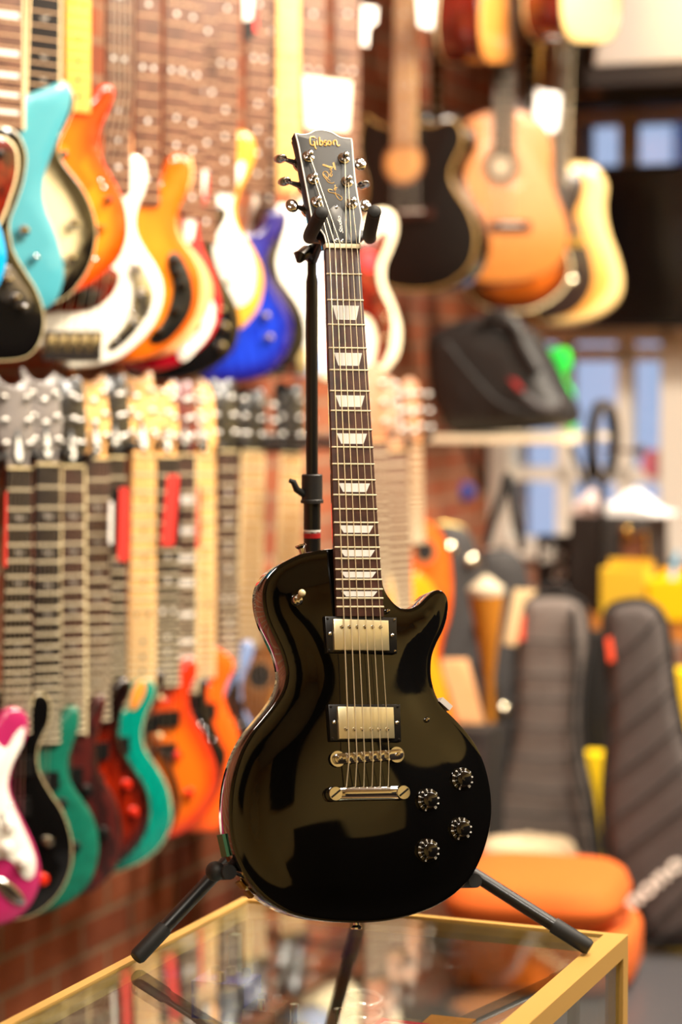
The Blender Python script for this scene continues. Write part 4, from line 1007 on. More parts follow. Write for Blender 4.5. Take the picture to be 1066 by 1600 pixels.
# black sunburst with tortoiseshell guard
r, pl, inf = guitar('electric_guitar', 'black guitar with tortoiseshell pickguard and cream edge, left end of upper row', 'guitar', rk(-45),
    [(-22, 240)] + z1([(-40, 560), (0, 527), (40, 530), (75, 555), (100, 600), (113, 660), (100, 750), (72, 840), (42, 920), (45, 990), (60, 1050), (100, 1120), (150, 1200), (180, 1280), (185, 1360), (165, 1430), (125, 1480), (60, 1500), (-60, 1505)]) + [(-48, 565)],
    ((-42, 260), (-48, 566)), finish('black gloss body', (8, 7, 7)), (-40, YT, 40, -42, 262, 50, ROSE, 'dot', 21, False), ('strat', .17, MAPH, False, .03), bind=CREAMB, hangz='tortoiseshell guard guitar')
guard(r, pl, z1([(-120, 560), (0, 565), (40, 580), (70, 620), (78, 680), (70, 750), (45, 830), (20, 900), (-20, 960), (-120, 990)]), CREAMB, 'pickguard', .0002, .0016)
guard(r, pl, z1([(-120, 572), (0, 573), (36, 588), (64, 625), (71, 680), (63, 747), (38, 826), (13, 894), (-24, 950), (-120, 980)]), TORT, 'guard_top', .0019, .0012)
guard(r, pl, z1([(-40, 1150), (10, 1110), (40, 1105), (80, 1160), (130, 1240), (128, 1285), (100, 1302), (50, 1270), (-40, 1220)]), M('grey control plate', (120, 116, 112), .25, .9), 'control_plate')
for x, y, rd in ((40, 1165, .009), (75, 1240, .008), (105, 1277, .006), (5, 640, .008)): knob(r, pl, x / 2.665, y / 2.665, rd, CHROME if x != 5 else BLACKP, .003)
# turquoise
r, pl, inf = guitar('electric_guitar', 'turquoise guitar with pointed horn and two chrome knobs, upper left', 'guitar', rk(12),
    [(2, 152)] + z1([(30, 402), (60, 412), (95, 402), (170, 372), (245, 342), (280, 342), (303, 375), (297, 450), (262, 540), (222, 640), (192, 730), (185, 810), (200, 880), (230, 950), (255, 1030), (272, 1110), (268, 1180), (245, 1245), (210, 1282), (150, 1310), (60, 1330)]) + [(-10, 500)],
    ((-6, 160), (-10, 501)), M('turquoise lacquer', (66, 150, 166), .28, coat=.7), (14, YT, 52, 8, 200, 66, ROSEL, 'block', 22, True), ('open', .17, BLKH, False, .036), hangz='turquoise guitar')
knob(r, pl, 39.5, 360, .0115, CHROME); knob(r, pl, 57, 402, .0065, CHROME)
guard(r, pl, z1([(-40, 440), (15, 440), (18, 490), (16, 540), (-40, 540)]), BLACKP, 'pickup', .0002, .004, 20)
# cream semi-hollow
r, pl, inf = guitar('electric_guitar', 'cream guitar with black burst rim and binding behind the turquoise one', 'guitar', rk(62),
    [(70, 150)] + z1([(240, 330), (285, 355), (312, 405), (310, 450), (285, 510), (258, 570), (245, 615), (255, 660), (290, 710), (340, 775), (380, 855), (402, 940), (400, 1020), (375, 1110), (325, 1190), (270, 1242), (200, 1270), (120, 1285)]) + [(15, 486)],
    ((40, 160), (15, 487)), finish('cream burst', (255, 255, 255), attr=True), (78, YT, 48, 66, 210, 60, EBONY, 'bird', 22, True), ('open', .17, BLKH, False, .036), burst=((222, 204, 160), (12, 8, 6), .05, .5), bind=CREAMB, hangz='cream semi-hollow guitar')
knob(r, pl, 116.5, 349, .011, CHROME); knob(r, pl, 113, 403, .011, CHROME)
# orange carved top
r, pl, inf = guitar('electric_guitar', 'bright orange flamed guitar with amber maple neck, upper left', 'guitar', rk(120),
    [(124, 160)] + z1([(345, 425), (375, 418), (402, 390), (425, 355), (450, 348), (475, 362), (482, 395), (450, 480), (418, 550), (415, 620), (450, 700), (490, 770), (525, 850), (538, 940), (530, 1010), (500, 1080), (450, 1132), (390, 1182), (310, 1222), (250, 1235)]) + [(88, 466)],
    ((110, 165), (82, 467)), finish('orange flame burst', (255, 255, 255), attr=True, wave=(13, 4, (255, 178, 110), .8, (0, 0, .9))), (125, YT, 40, 122, 175, 44, YMAPLE, 'dot', 22, False, YMAPLE), ('open', .17, BLKH, False, .036), burst=((240, 132, 14), (206, 60, 6), .06), hangz='bright orange flamed guitar')
knob(r, pl, 101, 241, .008, BLACKP, 0, .008); knob(r, pl, 172.5, 312, .0065, BLACKP); knob(r, pl, 161, 356, .009, M('amber knob', (170, 100, 20), .2, coat=1))
for x, y in ((419, 750), (432, 782), (398, 1080)): knob(r, pl, x / 2.665, y / 2.665, .0035, CHROME, 0, .002, 'screw')
# white five string bass
r, pl, inf = guitar('bass_guitar', 'white bass guitar with chrome control plate and tortoiseshell pickguard, upper row', 'bass guitar', rk(150, .066),
    [(178, 300)] + z1([(495, 775), (512, 735), (530, 670), (550, 645), (580, 645), (608, 670), (618, 725), (610, 790), (585, 850), (570, 910), (575, 970), (610, 1040), (650, 1100), (680, 1170), (684, 1240), (662, 1320), (620, 1390), (560, 1450), (490, 1500), (400, 1525), (330, 1532)]) + [(112, 577)],
    ((160, 290), (112, 577)), finish('white lacquer', (242, 238, 224)), (191, YT - 60, 42, 184, 300, 46, ROSEL, 'dot', 20, False), ('strat', .2, MAPH, False, .034), hangz='white bass')
guard(r, pl, z1([(150, 1290), (170, 1180), (240, 1120), (330, 1080), (420, 1100), (490, 1130), (495, 1170), (470, 1225), (420, 1270), (350, 1295), (260, 1298)]), TORT)
guard(r, pl, z1([(545, 1085), (565, 1078), (590, 1100), (625, 1170), (638, 1220), (630, 1280), (590, 1350), (540, 1410), (490, 1450), (460, 1462), (445, 1445), (460, 1420), (520, 1350), (548, 1280), (555, 1200), (540, 1130)]), M('satin chrome', (200, 200, 200), .2, 1), 'control_plate')
for x, y in ((577, 1112), (605, 1222), (573, 1335)): knob(r, pl, x / 2.665, y / 2.665, .0095, CHROME, .002)
for x, y in ((492, 1415), (555, 1285), (625, 1300)): knob(r, pl, x / 2.665, y / 2.665, .003, CHROME, .002, .002, 'screw')
br = MB().prism(pl, pl.abs_(z1([(188, 1378), (428, 1378), (420, 1500), (180, 1500)]), .004), .0002, .004).build('bridge', CHROME, r, 0)
for k in range(5): MB().prism(pl, pl.abs_(z1([(200 + 46 * k, 1395), (232 + 46 * k, 1395), (228 + 46 * k, 1465), (196 + 46 * k, 1465)]), .01), .004, .010, .001).build('saddle', NICKEL, br)
MB().prism(pl, pl.abs_(z1([(330, 1205), (415, 1205), (410, 1270), (325, 1270)]), .008), .0025, .009, .001).build('pickup', BLACKP, r)
mb = MB()
for k in range(5): MB().tube([pl.pt(82 + k * 17.2, 524, .011), pl.pt(98 + k * 16, 455, .011), pl.pt(174 + k * 8.4, 150, .0115), pl.pt(177 + k * 7.4, -300, .0115)], .0011, 5).build('string', STEEL, r)
# amber five knob bass
r, pl, inf = guitar('bass_guitar', 'amber orange bass with black oval control panel, upper row', 'bass guitar', rk(205),
    [(232, 305)] + z1([(622, 775), (650, 770), (680, 735), (705, 665), (735, 642), (765, 645), (792, 665), (802, 720), (783, 800), (748, 880), (740, 940), (762, 1000), (805, 1060), (835, 1130), (842, 1220), (822, 1310), (770, 1390), (700, 1450), (620, 1492), (540, 1508), (450, 1512)]) + [(150, 568)],
    ((215, 300), (146, 568)), finish('amber bass lacquer', (255, 255, 255), attr=True, noise=(20, (255, 190, 130), .4, (1, 1, 1))), (235, YT - 60, 40, 230, 320, 46, ROSEL, 'dot', 20, False), ('strat', .2, MAPH, False, .034), burst=((214, 122, 26), (206, 98, 12), .05), hangz='amber bass')
guard(r, pl, z1([(700, 1070), (725, 1050), (755, 1070), (790, 1140), (806, 1210), (800, 1280), (765, 1350), (710, 1410), (660, 1432), (628, 1425), (625, 1400), (680, 1340), (712, 1260), (722, 1180), (702, 1120)]), BLACKP, 'control_panel', .0002, .003)
for x, y in ((738, 1088), (745, 1140), (768, 1190), (738, 1298), (668, 1384)): knob(r, pl, x / 2.665, y / 2.665, .0085, M('black chrome', (60, 58, 60), .1, 1), .003)
# peach natural body just behind
r, pl, inf = upper('natural peach wood guitar body edge behind the amber bass', 245, [(262, 320)] + z1([(745, 760), (770, 700), (785, 640), (800, 650), (812, 700), (800, 780), (765, 860), (745, 930), (775, 1000), (830, 1065), (870, 1130), (892, 1200), (885, 1260), (850, 1340), (790, 1420), (700, 1480)]) + [(190, 562)],
    ((238, 310), (190, 562)), M('peach wood', (240, 176, 118), .4, coat=.3, noise=(20, (226, 156, 96), .5, (1, .1, 1))), (278, YT, 36, 275, 330, 44, ROSEL, 'dot', 22, False), hz='natural peach one', thick=.03)
# red with white guard
r, pl, inf = upper('crimson red guitar with white pickguard, upper row', 285, [(296, 330)] + z1([(790, 770), (805, 725), (830, 698), (855, 702), (876, 740), (870, 820), (845, 885), (832, 950), (845, 1020), (880, 1100), (910, 1180), (926, 1260), (916, 1340), (880, 1410), (820, 1470), (740, 1522), (640, 1547), (540, 1537)]) + [(190, 578)],
    ((280, 330), (185, 578)), finish('crimson lacquer', (186, 14, 40)), (303, YT, 34, 300, 340, 40, ROSEL, 'dot', 22, False), hz='crimson red one')
guard(r, pl, z1([(770, 900), (775, 800), (800, 735), (830, 705), (856, 715), (858, 770), (838, 860), (815, 930), (800, 1000), (775, 1000)]), WHITEP, 'pickguard')
guard(r, pl, z1([(740, 1480), (750, 1430), (790, 1370), (840, 1300), (870, 1250), (890, 1265), (892, 1330), (865, 1400), (820, 1455), (770, 1502)]), WHITEP, 'lower_guard')
knob(r, pl, 841 / 2.665, 1358 / 2.665, .006, BLACKP, .002); knob(r, pl, 785 / 2.665, 1457 / 2.665, .004, CHROME, .002, .002, 'screw')
# black with chrome knobs
r, pl, inf = upper('black guitar with round chrome knobs behind the crimson one', 320, [(330, 370)] + z1([(880, 930), (895, 880), (920, 858), (945, 862), (952, 895), (930, 945), (902, 992), (895, 1040), (912, 1110), (950, 1190), (990, 1270), (1004, 1350), (990, 1430), (950, 1490), (870, 1545), (780, 1577), (680, 1582), (560, 1562)]) + [(200, 592)],
    ((318, 380), (200, 592)), finish('black lacquer body', (10, 9, 10)), (328, YT, 34, 322, 380, 40, ROSEL, 'dot', 22, False), hz='black one with chrome knobs')
for x, y in ((942, 1360), (930, 1440), (925, 1290)): knob(r, pl, x / 2.665, y / 2.665, .0095, CHROME)
# yellow-cream with white guard
r, pl, inf = upper('golden yellow guitar with white pickguard and tall horn, upper row', 350, [(332, 285)] + z2([(85, 745), (130, 705), (165, 630), (180, 565), (200, 545), (235, 547), (262, 580), (272, 640), (245, 720), (205, 800), (187, 870), (205, 950), (250, 1020), (290, 1100), (303, 1180), (287, 1270), (250, 1330), (195, 1380), (100, 1410)]) + [(290, 535)],
    ((322, 290), (288, 535)), finish('golden yellow', (224, 158, 56)), (361, YT, 42, 350, 300, 48, ROSEL, 'dot', 21, False), hz='golden yellow one')
guard(r, pl, z2([(80, 770), (130, 745), (175, 710), (205, 672), (220, 680), (210, 730), (180, 800), (165, 870), (180, 940), (225, 1020), (255, 1090), (262, 1160), (250, 1230), (215, 1270), (175, 1270), (130, 1180), (80, 1050)]), WHITEP)
for x, y, rd in ((150, 1100, .007), (162, 1168, .007), (132, 1010, .004), (130, 920, .004)): knob(r, pl, 300 + x / 2.665, y / 2.665, rd, M('tan knob', (176, 140, 90), .4), .002, .006)
# blue
r, pl, inf = upper('deep blue flamed guitar with two cream knobs, upper row', 395, [(378, 360)] + z2([(210, 965), (260, 972), (300, 945), (325, 885), (350, 872), (385, 880), (395, 910), (372, 970), (332, 1030), (315, 1090), (330, 1150), (370, 1210), (410, 1280), (426, 1350), (420, 1420), (390, 1490), (330, 1552), (250, 1582), (150, 1592), (60, 1590)]) + [(325, 597)],
    ((372, 360), (322, 598)), finish('blue flame burst', (255, 255, 255), attr=True, wave=(30, 3, (130, 140, 200), .6, (0, 0, 1.4))), (409, YT, 36, 402, 302, 42, ROSEL, 'dot', 22, False), burst=((26, 58, 190), (28, 18, 110), .05), hz='deep blue one')
for x, y in ((313, 1315), (328, 1405)): knob(r, pl, 300 + x / 2.665, y / 2.665, .0095, NICKEL)
# black guitar behind blue
r, pl, inf = upper('plain black guitar between the blue and the white ones, upper row', 425, [(430, 380)] + z2([(345, 960), (365, 900), (378, 868), (398, 880), (402, 930), (380, 1010), (360, 1080), (370, 1150), (410, 1210), (450, 1270), (475, 1340), (480, 1420), (440, 1500), (380, 1540)]) + [(385, 585)],
    ((418, 390), (382, 586)), MATS['black satin body'], (425, YT, 20, 420, 380, 30, ROSE, 'dot', 22, False), hz='plain black one', thick=.03)
# white with chrome bridge behind the stand post
r, pl, inf = upper('white guitar with chrome bridge directly behind the stand post, upper row', 450, [(462, 335)] + z2([(420, 900), (450, 850), (490, 820), (520, 850), (525, 920), (505, 990), (495, 1060), (510, 1130), (545, 1200), (570, 1280), (575, 1360), (555, 1450), (500, 1520), (430, 1560), (340, 1575), (250, 1570)]) + [(405, 588)],
    ((445, 330), (400, 588)), finish('white gloss body', (240, 238, 230)), (453, YT, 37, 450, 300, 42, MAPLE, 'dot', 22, False), hz='white one with chrome bridge')
guard(r, pl, z2([(260, 930), (330, 860), (420, 860), (470, 900), (470, 980), (450, 1060), (470, 1150), (510, 1230), (480, 1330), (420, 1280), (330, 1200), (270, 1100)]), WHITEP)
br = MB().prism(pl, pl.abs_(z2([(352, 1448), (480, 1448), (480, 1560), (352, 1560)]), .006), .0005, .006, .001).build('bridge', CHROME, r)
for i, (x, y) in enumerate(((405, 1090), (445, 1150), (470, 1235))): knob(r, pl, 300 + x / 2.665, y / 2.665, .0035, NICKEL, .002, .002, 'screw')
# pale blue
r, pl, inf = upper('pale sky blue guitar showing between stand post and display guitar neck', 490, [(506, 350)] + z2([(520, 930), (545, 890), (575, 880), (590, 930), (580, 1000), (565, 1080), (590, 1160), (620, 1240), (640, 1330), (630, 1430), (590, 1520), (520, 1565)]) + [(470, 590)],
    ((490, 350), (466, 590)), finish('pale sky blue', (158, 186, 232)), (492, YT, 42, 488, 330, 46, ROSEL, 'dot', 22, False), hz='pale sky blue one')
guard(r, pl, z2([(440, 1000), (500, 960), (535, 1000), (530, 1080), (520, 1150), (555, 1300), (500, 1400), (440, 1350)]), WHITEP)
# white with tortoiseshell guard right of the neck
r, pl, inf = upper('off-white guitar with tortoiseshell pickguard right of the display guitar neck', 540, [(558, 345)] + z2([(700, 950), (740, 900), (775, 872), (812, 868), (842, 885), (858, 920), (856, 980), (832, 1050), (808, 1110), (810, 1180), (840, 1250), (868, 1330), (876, 1400), (862, 1480), (820, 1540), (770, 1570), (700, 1590), (640, 1592)]) + [(520, 598)],
    ((540, 350), (516, 598)), finish('off white body', (240, 228, 196)), (548, YT, 42, 540, 330, 46, ROSEL, 'dot', 22, False), hz='off-white one')
guard(r, pl, z2([(650, 1040), (720, 1000), (770, 985), (795, 960), (818, 965), (815, 1010), (785, 1080), (775, 1130), (790, 1210), (828, 1290), (835, 1370), (825, 1450), (790, 1520), (760, 1510), (772, 1440), (765, 1370), (740, 1320), (700, 1300), (650, 1250)]), TORT)
for x, y in ((808, 1325), (812, 1408)): knob(r, pl, 300 + x / 2.665, y / 2.665, .009, NICKEL, .002)
knob(r, pl, 300 + 740 / 2.665, 1090 / 2.665, .024, M('red sticker', (226, 40, 50), .5), .0024, .0008, 'round_sticker')

# ---- acoustics beyond ---------------------------------------------------------------------
face = z7([(125, 425), (150, 420), (205, 405), (240, 412), (290, 395), (318, 398), (340, 425), (345, 470), (318, 530), (305, 570), (318, 620), (368, 700), (390, 790), (365, 880), (290, 940), (200, 958), (100, 945), (20, 900), (-15, 820), (-10, 740), (20, 660), (25, 600), (5, 530), (0, 470), (10, 410), (30, 380), (60, 405)])
r, pl, inf = acoustic('black cutaway acoustic guitar with cream edge line, upper right', 5.86, face, (633, -80, 34, 631, 226, 44, PALEFB, 'dot', 20, False), ('open', .17, BLKH, False, .036), M('black acoustic top', (9, 8, 8), .45, spec=.3), BLK_AC, -26, .10, (631, 254, 27), (645, 333, 66), M('gold binding', (164, 130, 70), .5), (634, 330, 40, 6, .012), hz='black cutaway acoustic guitar')
q = pl.pt(631, 254, .0036)
MB().lathe(q, pl.n, [(0, .047), (.0004, .047)], 32).build('hole_cover', M('amber wood disc', (222, 164, 92), .5), r)
face = z7([(440, 362), (500, 358), (550, 368), (600, 398), (632, 440), (643, 500), (642, 560), (655, 640), (685, 710), (697, 780), (680, 845), (630, 895), (550, 925), (450, 932), (350, 920), (290, 880), (262, 800), (280, 720), (315, 640), (318, 560), (312, 490), (325, 430), (370, 385)])
r, pl, inf = acoustic('honey coloured classical guitar with dark bridge, upper right', 6.15, face, (790, -60, 38, 789, 240, 37, EBONY, None, 19, False), ('slot', .18, MAHOG, False, .036), M('cedar top', (180, 108, 36), .5, coat=.1, noise=(60, (162, 92, 28), .5, (1, .03, 1))), MAHOG, 8, .09, (783, 260, 25), (798, 353, 62), None, (785, 353, 36, 6, .012), hz='honey coloured classical guitar')
q = pl.pt(783, 260, .0032); MB().lathe(q, pl.n, [(0, .03), (.0003, .03)], 24).build('maker_label', M('label paper', (170, 150, 124), .7), r, 0)
full = z7([(520, 700), (600, 740), (670, 800), (700, 860), (695, 920), (650, 980), (570, 1022), (480, 1028), (420, 1015), (370, 980), (350, 900), (380, 820), (440, 740)])
pls = Pl(P(800, 420, 6.36), 8, 2, 0)
r = root('archtop_guitar', 'red brown sunburst guitar lower edge peeking below the honey classical guitar', 'guitar', at(pls.pt(800, 485)))
plate(pls, pls.abs_(full), .045, .006, .012, .08, .02, 110, ((196, 96, 24), (70, 20, 10), .07)).build('body', finish('red brown burst', (255, 255, 255), attr=True), r, 50, paint=True)
p = inset(ccw(spline(pls.abs_(full), 110)), .002); MB().tube([pls.w(a, b, 0) for a, b in p + p[:1]], .0035, 6).build('body_binding', CREAMB, r)
inf = neck(r, pls, (830, -80, 26, 826, 345, 30, EBONY, 'dot', 20, False)); head(r, pls, inf, ('open', .17, BLKH, False, .036)); wallhanger(pls, inf, 'black wall hanger arm holding the red brown sunburst guitar')
# blonde guitar with cream side
full = z7([(690, 545), (720, 532), (765, 535), (802, 560), (826, 610), (820, 680), (832, 760), (860, 840), (877, 910), (870, 975), (830, 1022), (770, 1052), (690, 1068), (600, 1060), (560, 1010), (560, 930), (600, 850), (640, 780), (650, 700), (640, 620), (655, 570)])
pls = Pl(P(880, 400, 6.50), 10, 2, 0)
r = root('electric_guitar', 'blonde guitar with broad cream rim and dark pickguard, far right of the upper row', 'guitar', at(pls.pt(880, 500)))
plate(pls, pls.abs_(full), .045, .02, 0, n=110).build('body', finish('cream rim lacquer', (240, 208, 140)), r, 50)
MB().prism(pls, spline(pls.abs_(z7([(700, 560), (735, 560), (752, 600), (745, 680), (770, 760), (815, 850), (828, 930), (800, 985), (740, 1030), (640, 1045), (590, 1000), (620, 900), (670, 800), (670, 640)])), 80), .0004, .003, .001).build('top', finish('amber natural top', (222, 156, 72), mat_rough=.3), r)
guard(r, pls, z7([(655, 600), (690, 570), (720, 560), (742, 590), (738, 650), (715, 700), (735, 760), (765, 840), (775, 920), (755, 980), (705, 1030), (630, 1052), (590, 1050), (600, 960), (650, 880), (660, 780), (640, 700)]), M('dark brown guard', (40, 26, 22), .3, coat=.5), 'pickguard', .0032, .002)
knob(r, pls, 560 + 705 / 2.107, 925 / 2.107, .013, NICKEL, .005, .006)
MB().box(pls.pt(560 + 720 / 2.107, 795 / 2.107, .012), (pls.r, pls.u, pls.n), (.022, .014, .007)).build('pickup', GOLD, r)
inf = neck(r, pls, (890, -60, 22, 876, 290, 26, EBONY, 'dot', 22, True)); head(r, pls, inf, ('strat', .17, MAPH, False, .034)); wallhanger(pls, inf, 'black wall hanger arm holding the blonde guitar')
mb = MB()
for k in range(5): MB().tube([pls.pt(868 + k * 5, 60, .018), pls.pt(866 + k * 4.5, 290, .016), pls.pt(842 + k * 6, 390, .012)], .0016, 5).build('string', STEEL, r)
# spare necks between (guitars whose bodies hang higher or are hidden)
def hiddenneck(label, D, nk, yaw, c, hdm, hz):
    """guitar of which mostly the neck shows; its body hangs behind its neighbours"""
    xb, yb = nk[3], nk[4]; sc_ = F / D; w_ = .15 * sc_
    pl = Pl(P(xb, yb, D), yaw, 2, 0)
    half = [(xb + 12, yb - 10), (xb + w_ * .38, yb - .02 * sc_), (xb + w_ * .45, yb + .03 * sc_), (xb + w_ * .38, yb + .1 * sc_), (xb + w_ * .42, yb + .16 * sc_), (xb + w_ * .62, yb + .23 * sc_), (xb + w_ * .6, yb + .31 * sc_), (xb + w_ * .35, yb + .36 * sc_), (xb, yb + .37 * sc_)]
    r, pl, inf = guitar('electric_guitar', label, 'guitar', D, half, ((xb, yb), (xb, yb + .37 * sc_)), c, nk, hdm, thick=.035, yaw=yaw, hangz=hz)
    return r
hiddenneck('dark guitar whose slim black fretboard runs down beside the black acoustic, upper right', 6.25, (683, -90, 22, 684, 185, 24, EBONY, 'dot', 22, False), 20, MATS['black satin body'], ('open', .17, BLKH, False, .034), 'slim black necked guitar')
hiddenneck('dark guitar whose amber maple neck hangs behind the honey classical guitar', 6.72, (845, -90, 18, 834, 170, 20, YMAPLE, 'dot', 22, False, YMAPLE), 20, finish('amber brown body', (120, 60, 20)), ('strat', .17, MAPH, False, .034), 'amber maple necked guitar')

# ---- two acoustics of the top tier, seen from below ----------------------------------------
def topac(label, Dd, out, yaw, face, thick):
    pl = Pl(P(out[-1][0], out[-1][1], Dd), yaw, -3, 0)
    A = out
    o2 = pl.abs_(A); bot = min(o2, key=lambda p: p[1])
    r = root('acoustic_guitar', label, 'guitar', at(pl.w(bot[0], bot[1], -thick / 2)))
    plate(pl, o2, thick, .004, n=130, grid=.04).build('body', finish('polished mahogany', (112, 26, 14), noise=(20, (60, 12, 8), .7, (1, .1, 1))), r, 50)
    p = ccw(spline(o2, 130)); MB().prism(pl, inset(p, .004), .0004, .0022, .0006).build('top', face, r)
    MB().tube([pl.w(a, b, 0) for a, b in inset(p, .002) + inset(p, .002)[:1]], .003, 6).build('body_binding', BLACKP, r)
    q = inset(p, .0)
    MB().tube([pl.w(a, b, -thick) for a, b in inset(p, .002) + inset(p, .002)[:1]], .0035, 6).build('back_binding', CREAMB, r)
    top = max(o2, key=lambda p: p[1]); ym = .18
    cx = (max(a for a, b in o2) + min(a for a, b in o2)) / 2
    # neck in plane coordinates
    rings = []
    for f in (0, 1):
        rings.append([pl.w(cx + (.028 - .006 * f) * x, top[1] - .03 + .38 * f, h_) for x, h_ in ((-1, .004), (1, .004), (1, -.004), (.6, -.018), (-.6, -.018), (-1, -.004))])
    MB().loft(rings).build('neck', MAHOG, r)
    MB().prism(pl, [(cx - .036, top[1] + .35), (cx + .036, top[1] + .35), (cx + .04, top[1] + .52), (cx - .04, top[1] + .52)], -.012, .003, .001).build('headstock', BLKH, r)
    c = pl.w(cx, top[1] + .345, -.02); s_ = (c - W0).dot(SD); wp = c - SD * s_
    rh = root('wall_hanger', 'black wall hanger arm holding the ' + label.split(' seen')[0], 'guitar hanger', at(wp), 'guitar hangers on the brick wall')
    MB().box(wp + SD * .006, (TD, ZUP, SD), (.03, .05, .005)).build('base_plate', BLACKM, rh, 0)
    MB().tube([wp + SD * .011, c], .007, 8).build('arm', BLACKM, rh)
    return r
def aout(cx, yb, hw, k=1.0):     # an acoustic body, right half then left half, bottom at yb (pixels)
    R = [(0, -1.0), (.45, -.99), (.72, -.90), (.74, -.76), (.62, -.62), (.62, -.54), (.82, -.42), (1.0, -.24), (.92, -.09), (.6, -.01), (0, 0)]
    Hh = hw * 2.45 * k
    pts = [(cx + x * hw, yb + y * Hh) for x, y in R]; return pts + [(2 * cx - x, y) for x, y in pts[::-1][1:-1]]
o1 = [(x, y) for x, y in aout(778, 100, 31, 4.0)]
topac('amber topped acoustic guitar with dark mahogany side seen from below at the top edge', 5.75, o1, 71, finish('amber acoustic top', (216, 140, 62), mat_rough=.3), .11)
o2_ = [(x, y) for x, y in aout(922, 68, 47, 2.7)]
topac('pale spruce acoustic guitar with red mahogany side seen from below at the top right', 5.95, o2_, 66, finish('pale spruce top', (240, 200, 128), mat_rough=.3), .10)

# ---- tags hanging on the necks --------------------------------------------------------------
def htag(label, pts, D, mat, yaw=25, nm='price_tag', cat='price tag', grp=None, mark=None):
    pl = Pl(P(pts[0][0], pts[0][1], D), yaw, 2, 0)
    o = MB().prism(pl, pl.abs_(pts), -.001, .0005).build(nm, mat, smooth=0); tag(o, label, cat, grp)
    if mark: 
        for i, (mp, mm) in enumerate(mark): MB().prism(pl, pl.abs_(mp, .002), .0006, .0016).build('printed_panel', mm, o, 0)
    return o
CARD = M('cream price card', (246, 236, 214), .7); REDT = M('red hang tag', (222, 52, 44), .5); WT = M('white tag paper', (246, 242, 238), .7)
htag('large cream price card hanging above the headstock of the display guitar', [(474, 118), (550, 128), (545, 205), (478, 200)], 4.75, CARD)
htag('white tag on the brick left of the black acoustic neck, top', [(566, 8), (590, 12), (588, 36), (577, 42), (575, 72), (565, 70)], 5.2, WT)
htag('white tag beside the neck of the black acoustic, top edge', [(652, -10), (680, -10), (676, 45), (655, 40)], 5.7, WT)
htag('blank white tag left of the blonde guitar neck, upper right', [(838, 140), (876, 147), (872, 200), (858, 208), (836, 180)], 6.2, WT)
htag('black and red hang tag on the neck of the golden yellow guitar', [(379, 0), (403, 0), (403, 52), (380, 68)], 4.55, BLACKP, mark=[([(380, -5), (396, -5), (394, 30), (381, 33)], WT), ([(396, -5), (403, -5), (403, 50), (397, 50)], REDT)])
for k, (x0, x1, y0, y1, D, lb) in enumerate(((186, 203, 762, 876, 4.18, 'red hang tag on the dark neck left of the maple neck, lower row'), (254, 274, 742, 852, 4.36, 'red hang tag leaning on the dark neck right of the maple neck, lower row'), (8, 13, 768, 886, 3.62, 'red hang tag edge at the left of the first neck, lower row'), (309, 316, 760, 856, 4.5, 'thin red hang tag edge on the rightmost maple neck, lower row'))):
    dx = 8 if k == 1 else 0
    htag(lb, [(x0 + dx, y0), (x1 + dx - 2, y0), (x1 - 2, y1), (x0 - 2, y1)], D, REDT, 20, 'hang_tag', 'hang tag', mark=None)
htag('black hang tag with pale print behind the left red tag, lower row', [(172, 768), (187, 764), (184, 856), (170, 852)], 4.16, BLACKP, 20, 'hang_tag', 'hang tag', mark=[([(171, 784), (177, 784), (176, 850), (170, 850)], WT)])
htag('black hang tag behind the right red tag, lower row', [(274, 752), (284, 752), (282, 850), (270, 852)], 4.4, BLACKP, 20, 'hang_tag', 'hang tag')

# ================================================================== glass display case
ZC = .98
cBL, cBR = onz(384, 1399, ZC), onz(979, 1463, ZC)
e0 = cBL - W0; e1 = cBR - W0
sL, sR, tB = e0.dot(SD), e1.dot(SD), (e0.dot(TD) + e1.dot(TD)) / 2
tF = tB - 2.0
ALU = M('gold anodised frame', (216, 172, 92), .42, .35)
GL = glass('case glass', (.90, .955, .93), .07); GLE = M('green glass edge', (96, 140, 122), .1, coat=1)
r = root('display_case', 'gold framed glass display case under the black guitar on its stand', 'display case', at(WP((tB + tF) / 2, (sL + sR) / 2, 0)))
fw, ft = .030, .026
def bar(nm, t0, t1, s0, s1, za, zb): return MB().wbox(t0, t1, s0, s1, za, zb).build(nm, ALU, r, 0)
bar('frame_rail', tB - .012, tB, sL, sR, ZC - ft, ZC); bar('frame_rail', tF, tF + fw, sL, sR, ZC - ft, ZC)
bar('frame_rail', tF + fw, tB - .012, sL, sL + .014, ZC - ft, ZC); bar('frame_rail', tF + fw, tB - .012, sR - fw, sR, ZC - ft, ZC)
ZB = .30
for t0, t1 in ((tB - .024, tB), (tF, tF + .024)):
    for s0, s1 in ((sL, sL + .016), (sR - .024, sR)): bar('corner_post', t0, t1, s0, s1, ZB, ZC - ft)
bar('frame_rail', tF, tB, sL, sL + .02, ZB - .03, ZB); bar('frame_rail', tF, tB, sR - .024, sR, ZB - .03, ZB)
MB().wbox(tF + .002, tB - .003, sL + .014, sR - fw, ZC - .0085, ZC - .0025).build('glass_top', GL, r, 0)
MB().wbox(tF + .03, tB - .025, sR - .010, sR - .005, ZB, ZC - ft).build('glass_side', GL, r, 0)
MB().wbox(tF + .03, tB - .025, sL + .006, sL + .011, ZB, ZC - ft).build('glass_side', GL, r, 0)
MB().wbox(tB - .010, tB - .005, sL + .017, sR - .025, ZB, ZC - ft).build('glass_back', GL, r, 0)
MB().wbox(tF, tB, sL, sR, .06, ZB - .03).build('plinth', M('dark plinth laminate', (50, 40, 34), .5), r, 0)
MB().wbox(tF + .03, tB - .03, sL + .03, sR - .03, 0, .06).build('kick_board', M('black kick board', (18, 17, 16), .6), r, 0)
ZS = ZC - .115
